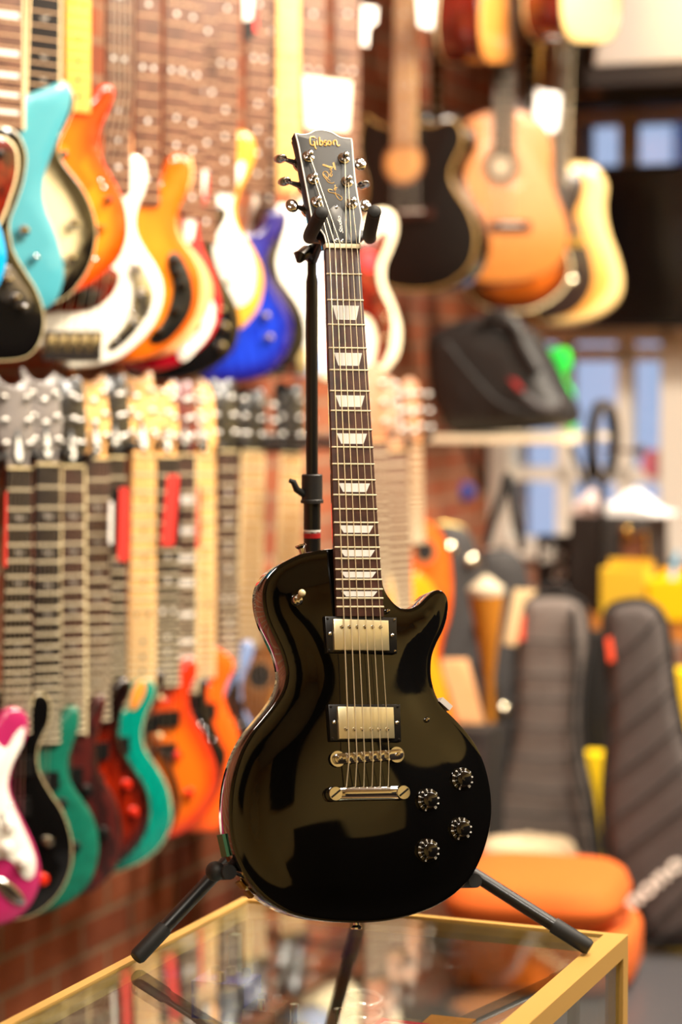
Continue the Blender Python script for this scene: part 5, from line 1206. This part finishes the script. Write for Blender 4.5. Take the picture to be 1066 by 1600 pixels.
MB().wbox(tF + .03, tB - .10, sL + .05, sR - .05, ZS - .008, ZS).build('glass_shelf', GL, r, 0)
MB().wbox(tF + .02, tB - .02, sL + .02, sR - .02, ZB, ZB + .012).build('case_floor', M('dark case floor', (44, 40, 38), .5), r, 0)
for t_ in (tB - .10, tB - .8, tB - 1.5):
    for s_ in (sL + .035, sR - .045): MB().wbox(t_ - .008, t_ + .008, s_ - .006, s_ + .006, ZB + .012, ZC - ft).build('shelf_upright', M('pale aluminium', (186, 196, 190), .3, .8), r, 0)

# goods on the high inner shelf, near its far end
def inbox(px, D, w_, d_, h_, ang=0):
    c = P(px, 1560, D); c.z = ZS + h_ / 2 + .0006
    a = math.radians(ang); x = Vector((math.cos(a), math.sin(a), 0)); y = Vector((-math.sin(a), math.cos(a), 0))
    return MB().box(c, (x, y, ZUP), (w_ / 2, d_ / 2, h_ / 2)), c, x, y
def pedal(label, px, D, col, ang, w_, d_, h_, knobs=3):
    mb, c, x, y = inbox(px, D, w_, d_, h_, ang)
    r = root('effects_pedal', label, 'effects pedal', at(c - ZUP * (h_ / 2)), 'small pedals inside the glass case')
    mb.build('enclosure', col, r)
    for k in range(knobs):
        q = c + ZUP * (h_ / 2) + x * (k - (knobs - 1) / 2) * w_ / knobs * .9 + y * d_ * .25
        MB().lathe(q, ZUP, [(0, .007), (.010, .006), (.011, .002)], 12).build('knob', BLACKP, r)
    MB().lathe(c + ZUP * (h_ / 2) - y * d_ * .3, ZUP, [(0, .007), (.006, .006), (.012, .005)], 12).build('foot_switch', CHROME, r)
pedal('violet blue effects pedal on the inner shelf of the glass case', 354, 2.93, M('violet blue enamel', (50, 46, 168), .25, coat=.8), -20, .075, .06, .050, 3)
pedal('small black effects pedal beside the violet one inside the glass case', 416, 2.87, M('black enamel', (24, 24, 26), .3, coat=.5), -18, .045, .06, .030, 2)
mb, c, x, y = inbox(494, 2.83, .085, .04, .012, -20)
r = root('bridge_assembly', 'silver bridge plate with upright posts inside the glass case', 'guitar part', at(c - ZUP * .006)); mb.build('base_plate', NICKEL, r, 0)
for k in (-1, 1): MB().lathe(c + ZUP * .0062 + x * k * .03, ZUP, [(0, .004), (.022, .004), (.023, .0065), (.028, .0065), (.029, .002)], 14).build('post', CHROME, r)
mb, c, x, y = inbox(626, 2.735, .070, .05, .042, -24)
r = root('string_packet', 'pink red packet inside the glass case at the bottom of the picture', 'packet', at(c - ZUP * .021)); mb.build('box', M('pink red card', (214, 40, 66), .5), r, 0)
MB().box(c + ZUP * .0214, (x, y, ZUP), (.026, .012, .0003)).build('printed_panel', M('pale pink print', (236, 176, 176), .6), r, 0)
mb, c, x, y = inbox(700, 2.78, .06, .05, .034, -20); tag(mb.build('stool_tint_block', M('amber stool tint', (200, 120, 44), .5), smooth=0), 'small amber block standing for the orange stool showing in the glass case', 'box')  # stands for orange of the stool reflected in or seen through the glass
q = P(570, 1560, 2.86); q.z = ZS
r = MB().tube([q + Vector((.022 * math.cos(a * .42), .022 * math.sin(a * .42), .005 + .0012 * a)) for a in range(40)], .0035, 8).build('coiled_cable', M('shiny grey cable', (190, 196, 200), .15, .6)); tag(r, 'coiled shiny cable inside the glass case left of the pink packet', 'cable')

# ================================================================== the black guitar
YAW, LEAN, ROLL = 19, 13, 2.4
MP = Pl(P(572, 1185, 2.68), YAW, LEAN, ROLL)
LACQ = M('polished black lacquer', (3, 3, 3), .025, coat=1, spec=.2)
THK = .047
outl = z6([(465, 40), (400, 45), (340, 58), (290, 80), (250, 105), (225, 135), (210, 165), (204, 200), (208, 250), (222, 300), (245, 350), (268, 400), (283, 450), (287, 490), (275, 540), (245, 590), (205, 640), (165, 690), (130, 750), (105, 820), (90, 890), (85, 960), (88, 1030), (100, 1100), (125, 1170), (165, 1230), (215, 1280), (280, 1320), (350, 1345), (430, 1359), (520, 1365), (600, 1363), (680, 1352), (760, 1330), (830, 1300), (890, 1260), (940, 1210), (975, 1150), (1000, 1080), (1015, 1010), (1018, 940), (1010, 870), (992, 800), (965, 740), (930, 690), (885, 640), (845, 600), (820, 555), (806, 505), (803, 460), (808, 415), (825, 370), (845, 330), (858, 290), (864, 250), (862, 215), (848, 192), (828, 184), (808, 190), (785, 210), (760, 235), (730, 250), (700, 250), (675, 235), (650, 205), (635, 175), (622, 130), (560, 95), (500, 60)])
o2 = MP.abs_(outl); DOME = .011
bot = min(o2, key=lambda p: p[1])
g = root('electric_guitar', 'glossy black single-cutaway electric guitar upright on a black stand, in focus', 'guitar', at(MP.w(bot[0], bot[1], -THK / 2)))
bod = plate(MP, o2, THK, .0022, DOME, .085, .0075, 260, smooth=True, backbev=.004).build('body', LACQ, g, 35)
p = ccw(spline(o2, 260))
HT = DOME
# fretboard
def hm(px, py, h=HT): return MP.ab(px, py, h)
fbL0, fbR0, fbL1, fbR1 = (509.3, 388), (562.7, 389), (526.5, 963), (600.5, 963)
hF = .0165
A = [Vector(MP.ab(*q_, hF)) for q_ in (fbL0, fbR0, fbR1, fbL1)]
MB().prism(MP, [tuple(a) for a in A], .0095, hF, .0012).build('fretboard', M('dark rosewood board', (84, 52, 42), .42, noise=(55, (50, 28, 24), .9, (1, .03, 1))), g)
TL, TR, BR, BL = A
def fb(f, x): a = TL.lerp(BL, f); b = TR.lerp(BR, f); return a.lerp(b, x)
Y0, Y22 = 385, 948.6
Lf = (Y22 - Y0) / (1 - 2 ** (-22 / 12))
def fy(k):
    y = Y0 + Lf * (1 - 2 ** (-k / 12)); return (y - 388) / (963 - 388)
# slight fanning of slope follows the real geometry of the plane
for k in range(1, 23):
    a, b = fb(fy(k), -.004), fb(fy(k), 1.004)
    MB().tube([MP.w(a.x, a.y, hF), MP.w(b.x, b.y, hF)], .00125, 8).build('fret', FRETM, g)
    dn = (BL - TL).normalized() * .00
for k in (3, 5, 7, 9, 12, 15, 17, 19, 21):
    f0, f1 = fy(k - 1), fy(k); m0 = f0 + (f1 - f0) * .22; m1 = f1 - (f1 - f0) * .20
    ww = .37 if k < 15 else .39
    pts = [fb(m0, .5 - ww), fb(m0, .5 + ww), fb(m1, .5 + ww - .10), fb(m1, .5 - ww + .10)]
    MB().prism(MP, [tuple(q_) for q_ in pts], hF - .001, hF + .00035).build('fret_inlay', PEARL, g, 0)
# neck behind the board
rings = []
for f in (-.0, .25, .5, .75, .93):
    a, b = fb(f, 0), fb(f, 1); ring = []
    for k in range(13):
        t_ = math.pi * k / 12; c = a.lerp(b, .5 - .49 * math.cos(t_)); ring.append(MP.w(c.x, c.y, .0092 - (.017 + .003 * f) * math.sin(t_) ** .8))
    rings.append(ring)
MB().loft(rings).build('neck', LACQ, g)
mb = MB().box(MP.w((BL.x + BR.x) / 2 + .0, MP.ab(565, 905, 0)[1] + .0, -.012), (MP.r, MP.u, MP.n), (.027, .03, .018)); mb.build('neck_heel', LACQ, g)
# nut
nt = [hm(507.8, 380.5, hF), hm(563, 382, hF), hm(563, 389, hF), hm(508.8, 388, hF)]
MB().prism(MP, nt, .009, hF + .0025, .0006).build('nut', M('bone nut', (236, 222, 186), .35), g)
# headstock plane, tilted back behind the nut
Nc = MP.pt(535.5, 384, hF)
HA = math.radians(14)
HP = Pw(Nc - MP.n * .0025, MP.r, MP.u * math.cos(HA) - MP.n * math.sin(HA))
ho = zh([(497, 1192), (480, 1120), (450, 1072), (400, 1010), (366, 960), (352, 925), (335, 830), (300, 640), (262, 440), (222, 225), (190, 107), (262, 122), (330, 112), (382, 85), (440, 76), (520, 88), (572, 108), (620, 138), (670, 155), (752, 161), (759, 200), (770, 350), (785, 520), (800, 640), (825, 790), (853, 930), (850, 990), (838, 1080), (833, 1196)])
hs = HP.abs_(ho)
def half_smooth(lst):
    out = []
    segs = [lst[0:10], lst[10:20], lst[20:]]
    for sg in segs: out += spline(sg, 26, False)
    return out
hsm = half_smooth([hs[i] for i in range(0, 11)][:10] + [hs[10]] + hs[11:])
hsm = spline(hs[0:11], 30, False) + spline(hs[10:20], 26, False)[1:] + spline(hs[19:], 26, False)[1:]
MB().prism(HP, hsm, -.0145, 0, .0006).build('headstock', M('black headstock veneer', (11, 11, 13), .42, spec=.35), g)
q_ = inset(ccw(hsm), .0009)
MB().tube([HP.w(a, b, -.0006) for a, b in q_], .0011, 6).build('edge_binding', WHITEP, g)
MB().prism(HP, inset(ccw(hsm), .0012), -.0205, -.0146).build('headstock_back', M('dark cherry back', (50, 14, 12), .2, coat=1), g)
# tuners
posts = zh([(335, 322), (380, 542), (418, 768), (685, 338), (716, 568), (757, 783)])
btn = zh([(52, 365), (92, 588), (165, 825), (832, 415), (868, 620), (882, 825)])
for i, (pp, bb) in enumerate(zip(posts, btn)):
    c = HP.pt(*pp, .006) - HP.n * .006
    t_ = MB().lathe(c, HP.n, [(0, .0078), (.0012, .0078), (.002, .0062), (.0042, .0058), (.0048, .0036), (.012, .0032), (.0128, .002)], 20).build('tuner', CHROME, g)
    side = -1 if i < 3 else 1
    a = HP.pt(*bb, -.013)
    e = HP.ab(*pp, .0); f = HP.ab(*bb, -.013)
    ei = f[0] + (e[0] - f[0]) * (.50 if i < 3 else .45)
    MB().tube([HP.w(e[0] + side * .004, e[1] * .5 + f[1] * .5, -.0255), HP.w(e[0] + side * .004, e[1] * .5 + f[1] * .5, -.0215)], .011, 16).build('gear_housing', CHROME, t_)
    MB().tube([HP.w(e[0] + side * .006, f[1], -.0235), HP.w(ei, f[1], -.018), HP.w(f[0] - side * .004, f[1], -.013)], [.0042, .0036, .0022], 12).build('shaft', CHROME, t_)
    face = i in (2, 3, 5)
    if face: MB().ball(HP.w(f[0], f[1], -.013), (.0085, .0095, .0035), (HP.r, HP.u, HP.n), 22, 12).build('tuner_button', CHROME, t_)
    else: MB().ball(HP.w(f[0], f[1], -.013), (.0085, .0036, .0095), (HP.r, HP.u, HP.n), 22, 12).build('tuner_button', CHROME, t_)
# truss rod cover
tc = zh([(560, 1165), (575, 1080), (545, 900), (535, 868), (572, 828), (600, 820), (630, 835), (672, 885), (690, 960), (722, 1100), (745, 1170), (650, 1180)])
tcs = spline(HP.abs_(tc, .002), 60)
cv = MB().prism(HP, tcs, .0002, .0018, .0003).build('truss_rod_cover', M('cover black', (10, 10, 11), .4), g)
pp_ = inset(ccw(tcs), .0002); MB().tube([HP.w(a, b, .0016) for a, b in pp_ + pp_[:1]], .00022, 5).build('cover_edge_highlight', M('cover highlight grey', (150, 150, 150), .3), cv)  # grey line put in for the thin highlight along the cover rim
for x, y in ((600, 838), (596, 1160), (655, 1168)):
    MB().lathe(HP.pt(*zh([(x, y)])[0], .0018), HP.n, [(0, .0022), (.001, .0018), (.0016, .0004)], 12).build('screw', CHROME, cv)
# gold script lettering
GI = M('gold ink', (224, 176, 92), .35, .3)
def stroke(pl, polys, rad, mat, parent, name, h=.0003, pr=zh):
    mb = MB()
    for q in polys:
        pts = spline([pl.ab(x, y, h) for x, y in pr(q)], max(6, len(q) * 4), False) if len(q) > 2 else pl.abs_(pr(q), h)
        mb.tube([pl.w(a, b, h) for a, b in pts], rad, 6)
    return mb.build(name, mat, parent)
stroke(HP, [[(392, 160), (368, 150), (345, 158), (342, 200), (352, 228), (378, 232), (386, 205), (370, 196)], [(386, 205), (390, 250), (403, 270)], [(405, 188), (412, 232)], [(402, 168), (404, 172)],
            [(432, 155), (436, 232)], [(436, 200), (455, 190), (466, 212), (454, 234), (438, 230)], [(502, 190), (484, 190), (482, 206), (502, 216), (500, 234), (480, 234)],
            [(532, 188), (516, 200), (520, 226), (538, 230), (548, 208), (532, 188)], [(566, 190), (572, 230)], [(568, 202), (585, 184), (600, 192), (606, 228), (616, 238), (632, 232)]], .0010, GI, g, 'maker_script')
stroke(HP, [[(560, 672), (540, 664), (520, 668), (530, 690), (570, 700), (610, 712), (650, 738), (655, 760), (640, 770), (620, 756), (596, 720), (590, 690)], [(582, 676), (596, 668), (592, 650), (580, 656), (582, 676)], [(606, 650), (590, 640), (584, 628), (596, 622)],
            [(580, 596), (556, 604), (520, 592), (496, 560), (472, 530), (470, 500), (490, 488), (512, 500), (524, 530), (514, 552)], [(476, 515), (500, 545), (540, 580)], [(548, 540), (536, 524), (546, 508), (560, 520), (548, 540)], [(536, 500), (552, 498), (556, 486), (540, 480)], [(530, 470), (548, 472), (552, 456), (534, 452)], [(560, 462), (520, 446), (480, 434), (466, 424), (476, 420), (520, 436), (566, 448)]], .00042, GI, g, 'signature_script')
text(HP, 'MODEL', zh([(598, 470)])[0], zh([(576, 396)])[0], 2.6, .0004, GI, g, 'small_lettering', .0002)
text(HP, 'Studio', zh([(668, 1092)])[0], zh([(640, 925)])[0], 5.2, .0021, WHITEP, g, 'cover_lettering', .0002, .35, .95, 0)
# strings
STRM = M('bright string', (236, 222, 190), .35, .6)
nutx = zh([(530, 1200), (585, 1203), (640, 1207), (697, 1211), (750, 1215), (803, 1219)])
p1 = zp([(262, 130), (320, 132), (380, 134), (438, 136), (498, 138), (557, 140)])
brx = zp([(320, 1180), (378, 1178), (436, 1174), (500, 1170), (560, 1168), (622, 1165)])
tlx = zp([(298, 1400), (366, 1400), (430, 1400), (492, 1400), (553, 1398), (615, 1396)])
order = [2, 1, 0, 3, 4, 5]
hb, hbT = .0275, .020
for k in range(6):
    rad = [.00075, .00068, .0006, .0005, .00044, .0004][k]
    pk = posts[[2, 1, 0, 3, 4, 5][k]]
    post = HP.pt(*pk, .005); 
    a = MP.pt(*nutx[k], hF + .0028); b = MP.pt(*brx[k], hb); c = MP.pt(*tlx[k], hbT - .004)
    MB().tube([post, a, b, c], rad, 6).build('string', STRM, g)
# pickups
RING = M('pickup ring black', (16, 15, 15), .3)
PCOV = M('nickel cover', (242, 230, 186), .32, .85)
for nm_, ring, cov, py, pxs, scr in (('neck', [(135, 110), (680, 120), (685, 392), (150, 386)], [(200, 128), (620, 142), (628, 372), (208, 368)], 192, (262, 320, 380, 438, 498, 557), ((172, 245), (645, 256))),
                                     ('bridge', [(160, 778), (708, 778), (716, 1062), (177, 1055)], [(232, 793), (658, 800), (668, 1036), (243, 1042)], 968, (292, 357, 418, 485, 545, 608), ((203, 915), (680, 918)))):
    hr = HT + (.006 if nm_ == 'bridge' else .003); hc = hr + .005
    rg = MB().prism(MP, MP.abs_(zp(ring), hr), .004, hr, .0015).build('pickup_ring', RING, g)
    for x, y in scr: MB().lathe(MP.pt(*zp([(x, y)])[0], hr), MP.n, [(0, .0024), (.001, .0022), (.0018, .0008)], 12).build('screw', CHROME, rg)
    for q in ring:
        cx = sum(a for a, b in ring) / 4; cy = sum(b for a, b in ring) / 4
        x, y = q[0] + (cx - q[0]) * .07, q[1] + (cy - q[1]) * .13
        MB().lathe(MP.pt(*zp([(x, y)])[0], hr), MP.n, [(0, .0016), (.0008, .0014), (.0010, .0005)], 10).build('screw', CHROME if q[0] > 600 and nm_ == 'neck' else RING, rg)
    pk = MB().prism(MP, MP.abs_(zp(cov), hc), .006, hc, .0018).build('pickup', PCOV, g)
    for x in pxs: MB().lathe(MP.pt(*zp([(x, py)])[0], hc), MP.n, [(0, .0024), (.0007, .0022), (.0011, .0009)], 12).build('pole_piece', CHROME, pk)
# bridge
a, b = zp([(242, 1190)])[0], zp([(690, 1158)])[0]
ca, cb = Vector(MP.ab(*a, .02)), Vector(MP.ab(*b, .02)); dv_ = (cb - ca).normalized(); nv = Vector((-dv_.y, dv_.x))
def stadium(c0, c1, rd, n=12):
    out = []
    for k in range(n + 1): t_ = math.pi / 2 + math.pi * k / n; out.append(tuple(c0 + dv_ * rd * math.cos(t_) + nv * rd * math.sin(t_)))
    for k in range(n + 1): t_ = -math.pi / 2 + math.pi * k / n; out.append(tuple(c1 + dv_ * rd * math.cos(t_) + nv * rd * math.sin(t_)))
    return out
bg_ = MB().prism(MP, stadium(ca, cb, .0062), .0165, .0225, .001).build('bridge', CHROME, g)
for c in (ca, cb):
    MB().lathe(MP.w(c.x, c.y, .004), MP.n, [(0, .0045), (.009, .0045), (.0091, .0095), (.012, .0095), (.0121, .003), (.021, .003), (.0212, .002)], 22).build('thumb_wheel', CHROME, bg_)
for k in range(6):
    c = Vector(MP.ab(*brx[k], .025)); c = ca + dv_ * (c - ca).dot(dv_)
    MB().prism(MP, [tuple(c + dv_ * x + nv * y) for x, y in ((-.0032, -.0035), (.0032, -.0035), (.0032, .0035), (-.0032, .0035))], .0226, .0262, .0012).build('saddle', CHROME, bg_)
    q = c - nv * .0052; MB().lathe(MP.w(q.x, q.y, .0226), MP.n, [(0, .0018), (.0012, .0016)], 10).build('screw', CHROME, bg_)
# stop tailpiece
a, b = zp([(208, 1457)])[0], zp([(722, 1447)])[0]
ca, cb = Vector(MP.ab(*a, .02)), Vector(MP.ab(*b, .02)); dv_ = (cb - ca).normalized(); nv = Vector((-dv_.y, dv_.x))
rings = []
for f in np.linspace(0, 1, 17):
    c = ca.lerp(cb, float(f)); s_ = .0085 if .08 < f < .92 else .0085
    e_ = .0085 * (1 if .05 <= f <= .95 else .85)
    rings.append([MP.w(c.x + nv.x * e_ * math.cos(t_), c.y + nv.y * e_ * math.cos(t_), .0185 + .0062 * math.sin(t_) * (1.0 if .12 < f < .88 else .75)) for t_ in [math.tau * k / 20 for k in range(20)]])
tp = MB().loft(rings).build('tailpiece', CHROME, g)
for c in (ca, cb):
    st_ = MB().lathe(MP.w(c.x, c.y, .005), MP.n, [(0, .0055), (.008, .0055), (.0082, .0092), (.011, .0092), (.019, .0088), (.0205, .0080), (.0206, .001)], 24).build('stud', CHROME, tp)
    MB().box(MP.w(c.x, c.y, .0257), ((MP.r * .8 + MP.u * .6), (MP.u * .8 - MP.r * .6), MP.n), (.0072, .0011, .0003)).build('screw_slot', BLACKP, st_, 0)
# knobs with numbers
for kx, ky in ((724, 1217), (671, 1250), (722, 1295), (671, 1329)):
    ai, di = inside_dist([MP.ab(kx, ky, .01)], p); hk = DOME * float(sstep(di[0] / .085)) - .0005
    # local dome height at the knob is lower near the rim
    q = MP.pt(kx, ky, hk + .007) - MP.n * .007
    kb = MB().lathe(q, MP.n, [(-.004, .0142), (.0035, .0142), (.0050, .0136), (.0058, .0102), (.0125, .0090), (.0132, .0080), (.0132, .001)], 40).build('knob', M('clear black knob', (10, 10, 11), .08, coat=1), g)
    for n_ in range(11):
        t_ = math.radians(210 - n_ * 300 / 10 + 40)
        c = q + (MP.r * math.cos(t_) + MP.u * math.sin(t_)) * .0121 + MP.n * .0056
        ab = ((c - MP.o).dot(MP.r), (c - MP.o).dot(MP.u))
        dx = Vector((math.cos(t_ - math.pi / 2), math.sin(t_ - math.pi / 2))) ; dy = Vector((math.cos(t_), math.sin(t_)))
        hgt = (c - MP.o).dot(MP.n)
        digit = DIG.get(n_) if 'DIG' in globals() else None
        segs = {0: ((0, 1, 2, 3, 4, 5)), 1: (1, 2), 2: (0, 1, 6, 4, 3), 3: (0, 1, 6, 2, 3), 4: (5, 6, 1, 2), 5: (0, 5, 6, 2, 3), 6: (0, 5, 4, 3, 2, 6), 7: (0, 1, 2), 8: (0, 1, 2, 3, 4, 5, 6), 9: (6, 5, 0, 1, 2, 3), 10: (7, 8, 0, 1, 2, 3, 4, 5)}[n_]
        P_ = {0: ((-1, 2), (1, 2)), 1: ((1, 2), (1, 0)), 2: ((1, 0), (1, -2)), 3: ((-1, -2), (1, -2)), 4: ((-1, 0), (-1, -2)), 5: ((-1, 2), (-1, 0)), 6: ((-1, 0), (1, 0)), 7: ((-2.6, 2), (-2.6, 0)), 8: ((-2.6, 0), (-2.6, -2))}
        mb = MB()
        for s_ in segs:
            (x0, y0), (x1, y1) = P_[s_]; k_ = .00066
            mb.tube([MP.w(ab[0] + dx.x * x0 * k_ + dy.x * y0 * k_, ab[1] + dx.y * x0 * k_ + dy.y * y0 * k_, hgt), MP.w(ab[0] + dx.x * x1 * k_ + dy.x * y1 * k_, ab[1] + dx.y * x1 * k_ + dy.y * y1 * k_, hgt)], .00034, 5)
        mb.build('numeral', WHITEP, kb)
# toggle switch, screws, strap buttons, jack plate
q = MP.pt(466, 937, .010) - MP.n * .005
sw = MB().lathe(q, MP.n, [(-.004, .0070), (.003, .0070), (.005, .0056), (.0055, .003)], 24).build('toggle_switch', CHROME, g)
MB().tube([q + MP.n * .004, q + MP.n * .011 + MP.u * .003, q + MP.n * .020 + MP.u * .006], [.0016, .0028, .0040], 14).ball(q + MP.n * .0205 + MP.u * .006, .0046, None, 14, 8).build('switch_tip', M('cream tip', (232, 214, 168), .3), sw)
for x, y, rd in ((606, 954.5, .0030), (667.6, 1124.5, .0032)):
    MB().lathe(MP.pt(x, y, .004) - MP.n * .002, MP.n, [(-.002, rd), (.0025, rd), (.0045, rd * .75), (.0050, rd * .2)], 14).build('screw', CHROME, g)
q = MP.pt(474, 862, -.018)
MB().lathe(q - MP.u * .004, (MP.u * .93 - MP.r * .25), [(0, .0045), (.004, .0040), (.008, .0042), (.011, .0072), (.013, .0070), (.0135, .002)], 20).build('strap_button', CHROME, g)
q = MP.pt(557, 1440, -.022)
MB().lathe(q + MP.u * .003, -MP.u, [(0, .0045), (.004, .004), (.007, .0042), (.010, .0072), (.012, .007), (.0125, .002)], 20).build('strap_button', CHROME, g)
q = MP.pt(692, 1101, -.010)
MB().box(q, ((MP.r * .75 - MP.u * .66), (MP.r * .66 + MP.u * .75), MP.n), (.0085, .0035, .012)).build('side_clip', M('clear plastic clip', (206, 200, 196), .2, coat=1), g)

# ================================================================== guitar stand
SB = M('stand black paint', (13, 13, 14), .35, coat=.2)
FOAM = M('black foam', (10, 10, 10), .75)
RUB = M('black rubber', (18, 18, 18), .6)
DP = 2.93
hub = P(488, 1190, DP); hubxy = Vector((hub.x, hub.y, 0))
s = root('guitar_stand', 'black tripod guitar stand holding the display guitar on the glass case', 'guitar stand', at(Vector((hub.x, hub.y, ZC))))
def pz(py): return P(488, py, DP).z
def pv(py): v = P(488, py, DP); return Vector((hub.x, hub.y, v.z))
MB().tube([pv(745), pv(440), pv(428), pv(405)], [.0079, .0079, .0060, .0060], 20).build('inner_tube', SB, s)
MB().tube([pv(1215), pv(738 + 8)], .0112, 24).build('outer_tube', SB, s)
cl = MB().lathe(pv(786), ZUP, [(0, .0136), (0, .0150), (.004, .0150), (.005, .0138), ((pz(741) - pz(786)) * .97, .0138), (pz(741) - pz(786), .0125), (pz(741) - pz(786), .0085)], 28).build('height_clutch', M('clutch plastic', (34, 33, 33), .5), s)
MB().tube([pv(772) - Vector((.010, .006, 0)), pv(764) - Vector((.020, .012, 0)), pv(752) - Vector((.024, .014, 0)), pv(750) - Vector((.029, .016, 0))], [.005, .0045, .004, .003], 10).build('clutch_lever', RUB, cl)
MB().lathe(pv(840.5), ZUP, [(0, .0113), (0, .01142), (.0085, .01142), (.0085, .0113)], 28).build('red_band', M('red band print', (170, 28, 30), .4), s)
MB().lathe(pv(833), ZUP, [(0, .0113), (0, .01142), (.0045, .01142), (.0045, .0113)], 28).build('white_band', WHITEP, s)
# head bracket and yoke
hb_ = pv(402)
MB().tube([hb_, P(478, 394, DP - .02), P(469, 401, DP - .035), P(467, 410, DP - .038)], [.0085, .009, .008, .003], 12).build('release_lever', SB, s)
MB().box(P(484, 392, DP - .012), (Vector((.9, .1, .42)), Vector((-.1, 1, 0)), Vector((-.42, 0, .9))), (.020, .008, .007)).build('clamp_block', SB, s)
yk = P(502, 372, DP - .045)
br = MB().tube([hb_ - ZUP * .004, hb_ + (yk - hb_) * .5, yk], [.0072, .0075, .0085], 14).build('yoke_bracket', SB, s)
neckc = P(531, 372, DP - .03)
cross = bez([P(484, 372, DP - .07), P(505, 374, DP - .045), P(530, 379, DP - .036), P(556, 374, DP - .03), P(566, 366, DP - .04)], 20)
MB().tube(cross, .0065, 10).build('yoke_bar', SB, s)
for a, m_, b in ((P(484, 371, DP - .07), P(486, 364, DP - .16), P(502, 333, DP - .245)), (P(578, 371, DP - .04), P(578, 363, DP - .135), P(585, 331, DP - .21))):
    pts = bez([a, m_, b], 12)
    MB().tube([a + (a - m_) * .15] + pts, [.0065] + [.0085] * 11 + [.0080], 16).build('padded_arm', FOAM, s)
    d_ = (pts[-1] - pts[-2]).normalized()
    MB().lathe(pts[-1] - d_ * .0005, d_, [(-.002, .0086), (.001, .0086), (.004, .0074), (.0055, .004), (.006, .001)], 18).build('end_cap', RUB, s)
# legs
feet = [onz(214, 1508, ZC), onz(920, 1492, ZC), onz(560, 1426, ZC)]
hubz = Vector((hub.x, hub.y, P(488, 1205, DP).z))
MB().lathe(pv(1232), ZUP, [(0, .016), (.006, .022), (.05, .022), (.056, .016)], 24).build('leg_hub', RUB, s)
for i, f in enumerate(feet):
    ftp = f + ZUP * .0098
    d_ = (ftp - hubz).normalized(); st0 = hubz + d_ * .018
    lg = MB().tube([st0, ftp - d_ * .03], .0088, 18).build('leg', SB, s)
    MB().tube([ftp - d_ * .052, ftp - d_ * .002, ftp + d_ * .002], [.0106, .0106, .0085], 18).build('rubber_foot', RUB, lg)
# lower cradle: arm forward with two padded prongs under the body
cr = P(488, 1260, DP); crp = Vector((hub.x, hub.y, cr.z))
MB().tube([pv(1215), Vector((hub.x, hub.y, pz(1275)))], .0112, 16).build('lower_tube', SB, s)
lowc = Vector((hub.x + .03, hub.y - .10, pz(1310)))
bl = MP.pt(384, 1352, -THK - .014); brr = MP.pt(728, 1362, -THK - .014)
MB().tube([Vector((hub.x, hub.y, pz(1262))), (bl + brr) / 2], .009, 12).build('cradle_arm', SB, s)
MB().tube([bl, (bl + brr) / 2 - MP.n * .002, brr], .008, 12).build('cradle_bar', SB, s)
for x_, y_ in ((380, 1356), (735, 1366)):
    # prong passes just under the lower rim of the body
    i_ = min(range(len(p)), key=lambda k: (Vector(p[k]) - Vector(MP.ab(x_, y_))).length)
    pa, pb_ = Vector(p[i_ - 1]), Vector(p[(i_ + 1) % len(p)]); tn = (pb_ - pa).normalized(); no = Vector((tn.y, -tn.x)); e = Vector(p[i_]) + no * .0105
    MB().tube([bl if x_ == 380 else brr, MP.w(e.x, e.y, -THK - .012), MP.w(e.x, e.y, -.012)], .0088, 14).build('cradle_prong', FOAM, s)
# side hook, and reflections in the body side built as coloured blocks
i_ = min(range(len(p)), key=lambda k: (Vector(p[k]) - Vector(MP.ab(357, 1318))).length)
def rim(px, py, off, h):
    i_ = min(range(len(p)), key=lambda k: (Vector(p[k]) - Vector(MP.ab(px, py))).length)
    pa, pb_ = Vector(p[i_ - 1]), Vector(p[(i_ + 1) % len(p)]); tn = (pb_ - pa).normalized(); no = Vector((tn.y, -tn.x)); e = Vector(p[i_]) + no * off
    return MP.w(e.x, e.y, h)
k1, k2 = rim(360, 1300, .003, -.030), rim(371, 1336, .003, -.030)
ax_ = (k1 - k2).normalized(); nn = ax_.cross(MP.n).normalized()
MB().box((k1 + k2) / 2, (ax_, MP.n, nn), ((k1 - k2).length / 2, .012, .002)).build('green_reflection', M('green reflection tint', (62, 116, 78), .6), s)  # green reflection on the glossy side, built as a solid block
k3 = rim(374, 1346, .020, -.034); k4 = rim(384, 1362, .008, -.03)
MB().ball(k3, (.012, .015, .012), (MP.r, MP.n, MP.u), 14, 10).build('joint_block', RUB, s)
k5, k6 = rim(388, 1372, .0035, -.03), rim(402, 1392, .0035, -.03); ax_ = (k5 - k6).normalized(); nn = ax_.cross(MP.n).normalized()
MB().box((k5 * .72 + k6 * .28), (ax_, MP.n, nn), ((k5 - k6).length * .26, .008, .002)).build('amber_reflection', M('amber reflection tint', (176, 124, 40), .6), s)  # yellow-brown reflection on the glossy side, built as two blocks
MB().box((k5 * .05 + k6 * .95), (ax_, MP.n, nn), ((k5 - k6).length * .22, .008, .002)).build('amber_reflection', MATS['amber reflection tint'], s)
MB().tube([k3, rim(374, 1346, .020, -.062), bl], .006, 10).build('cradle_link', SB, s)
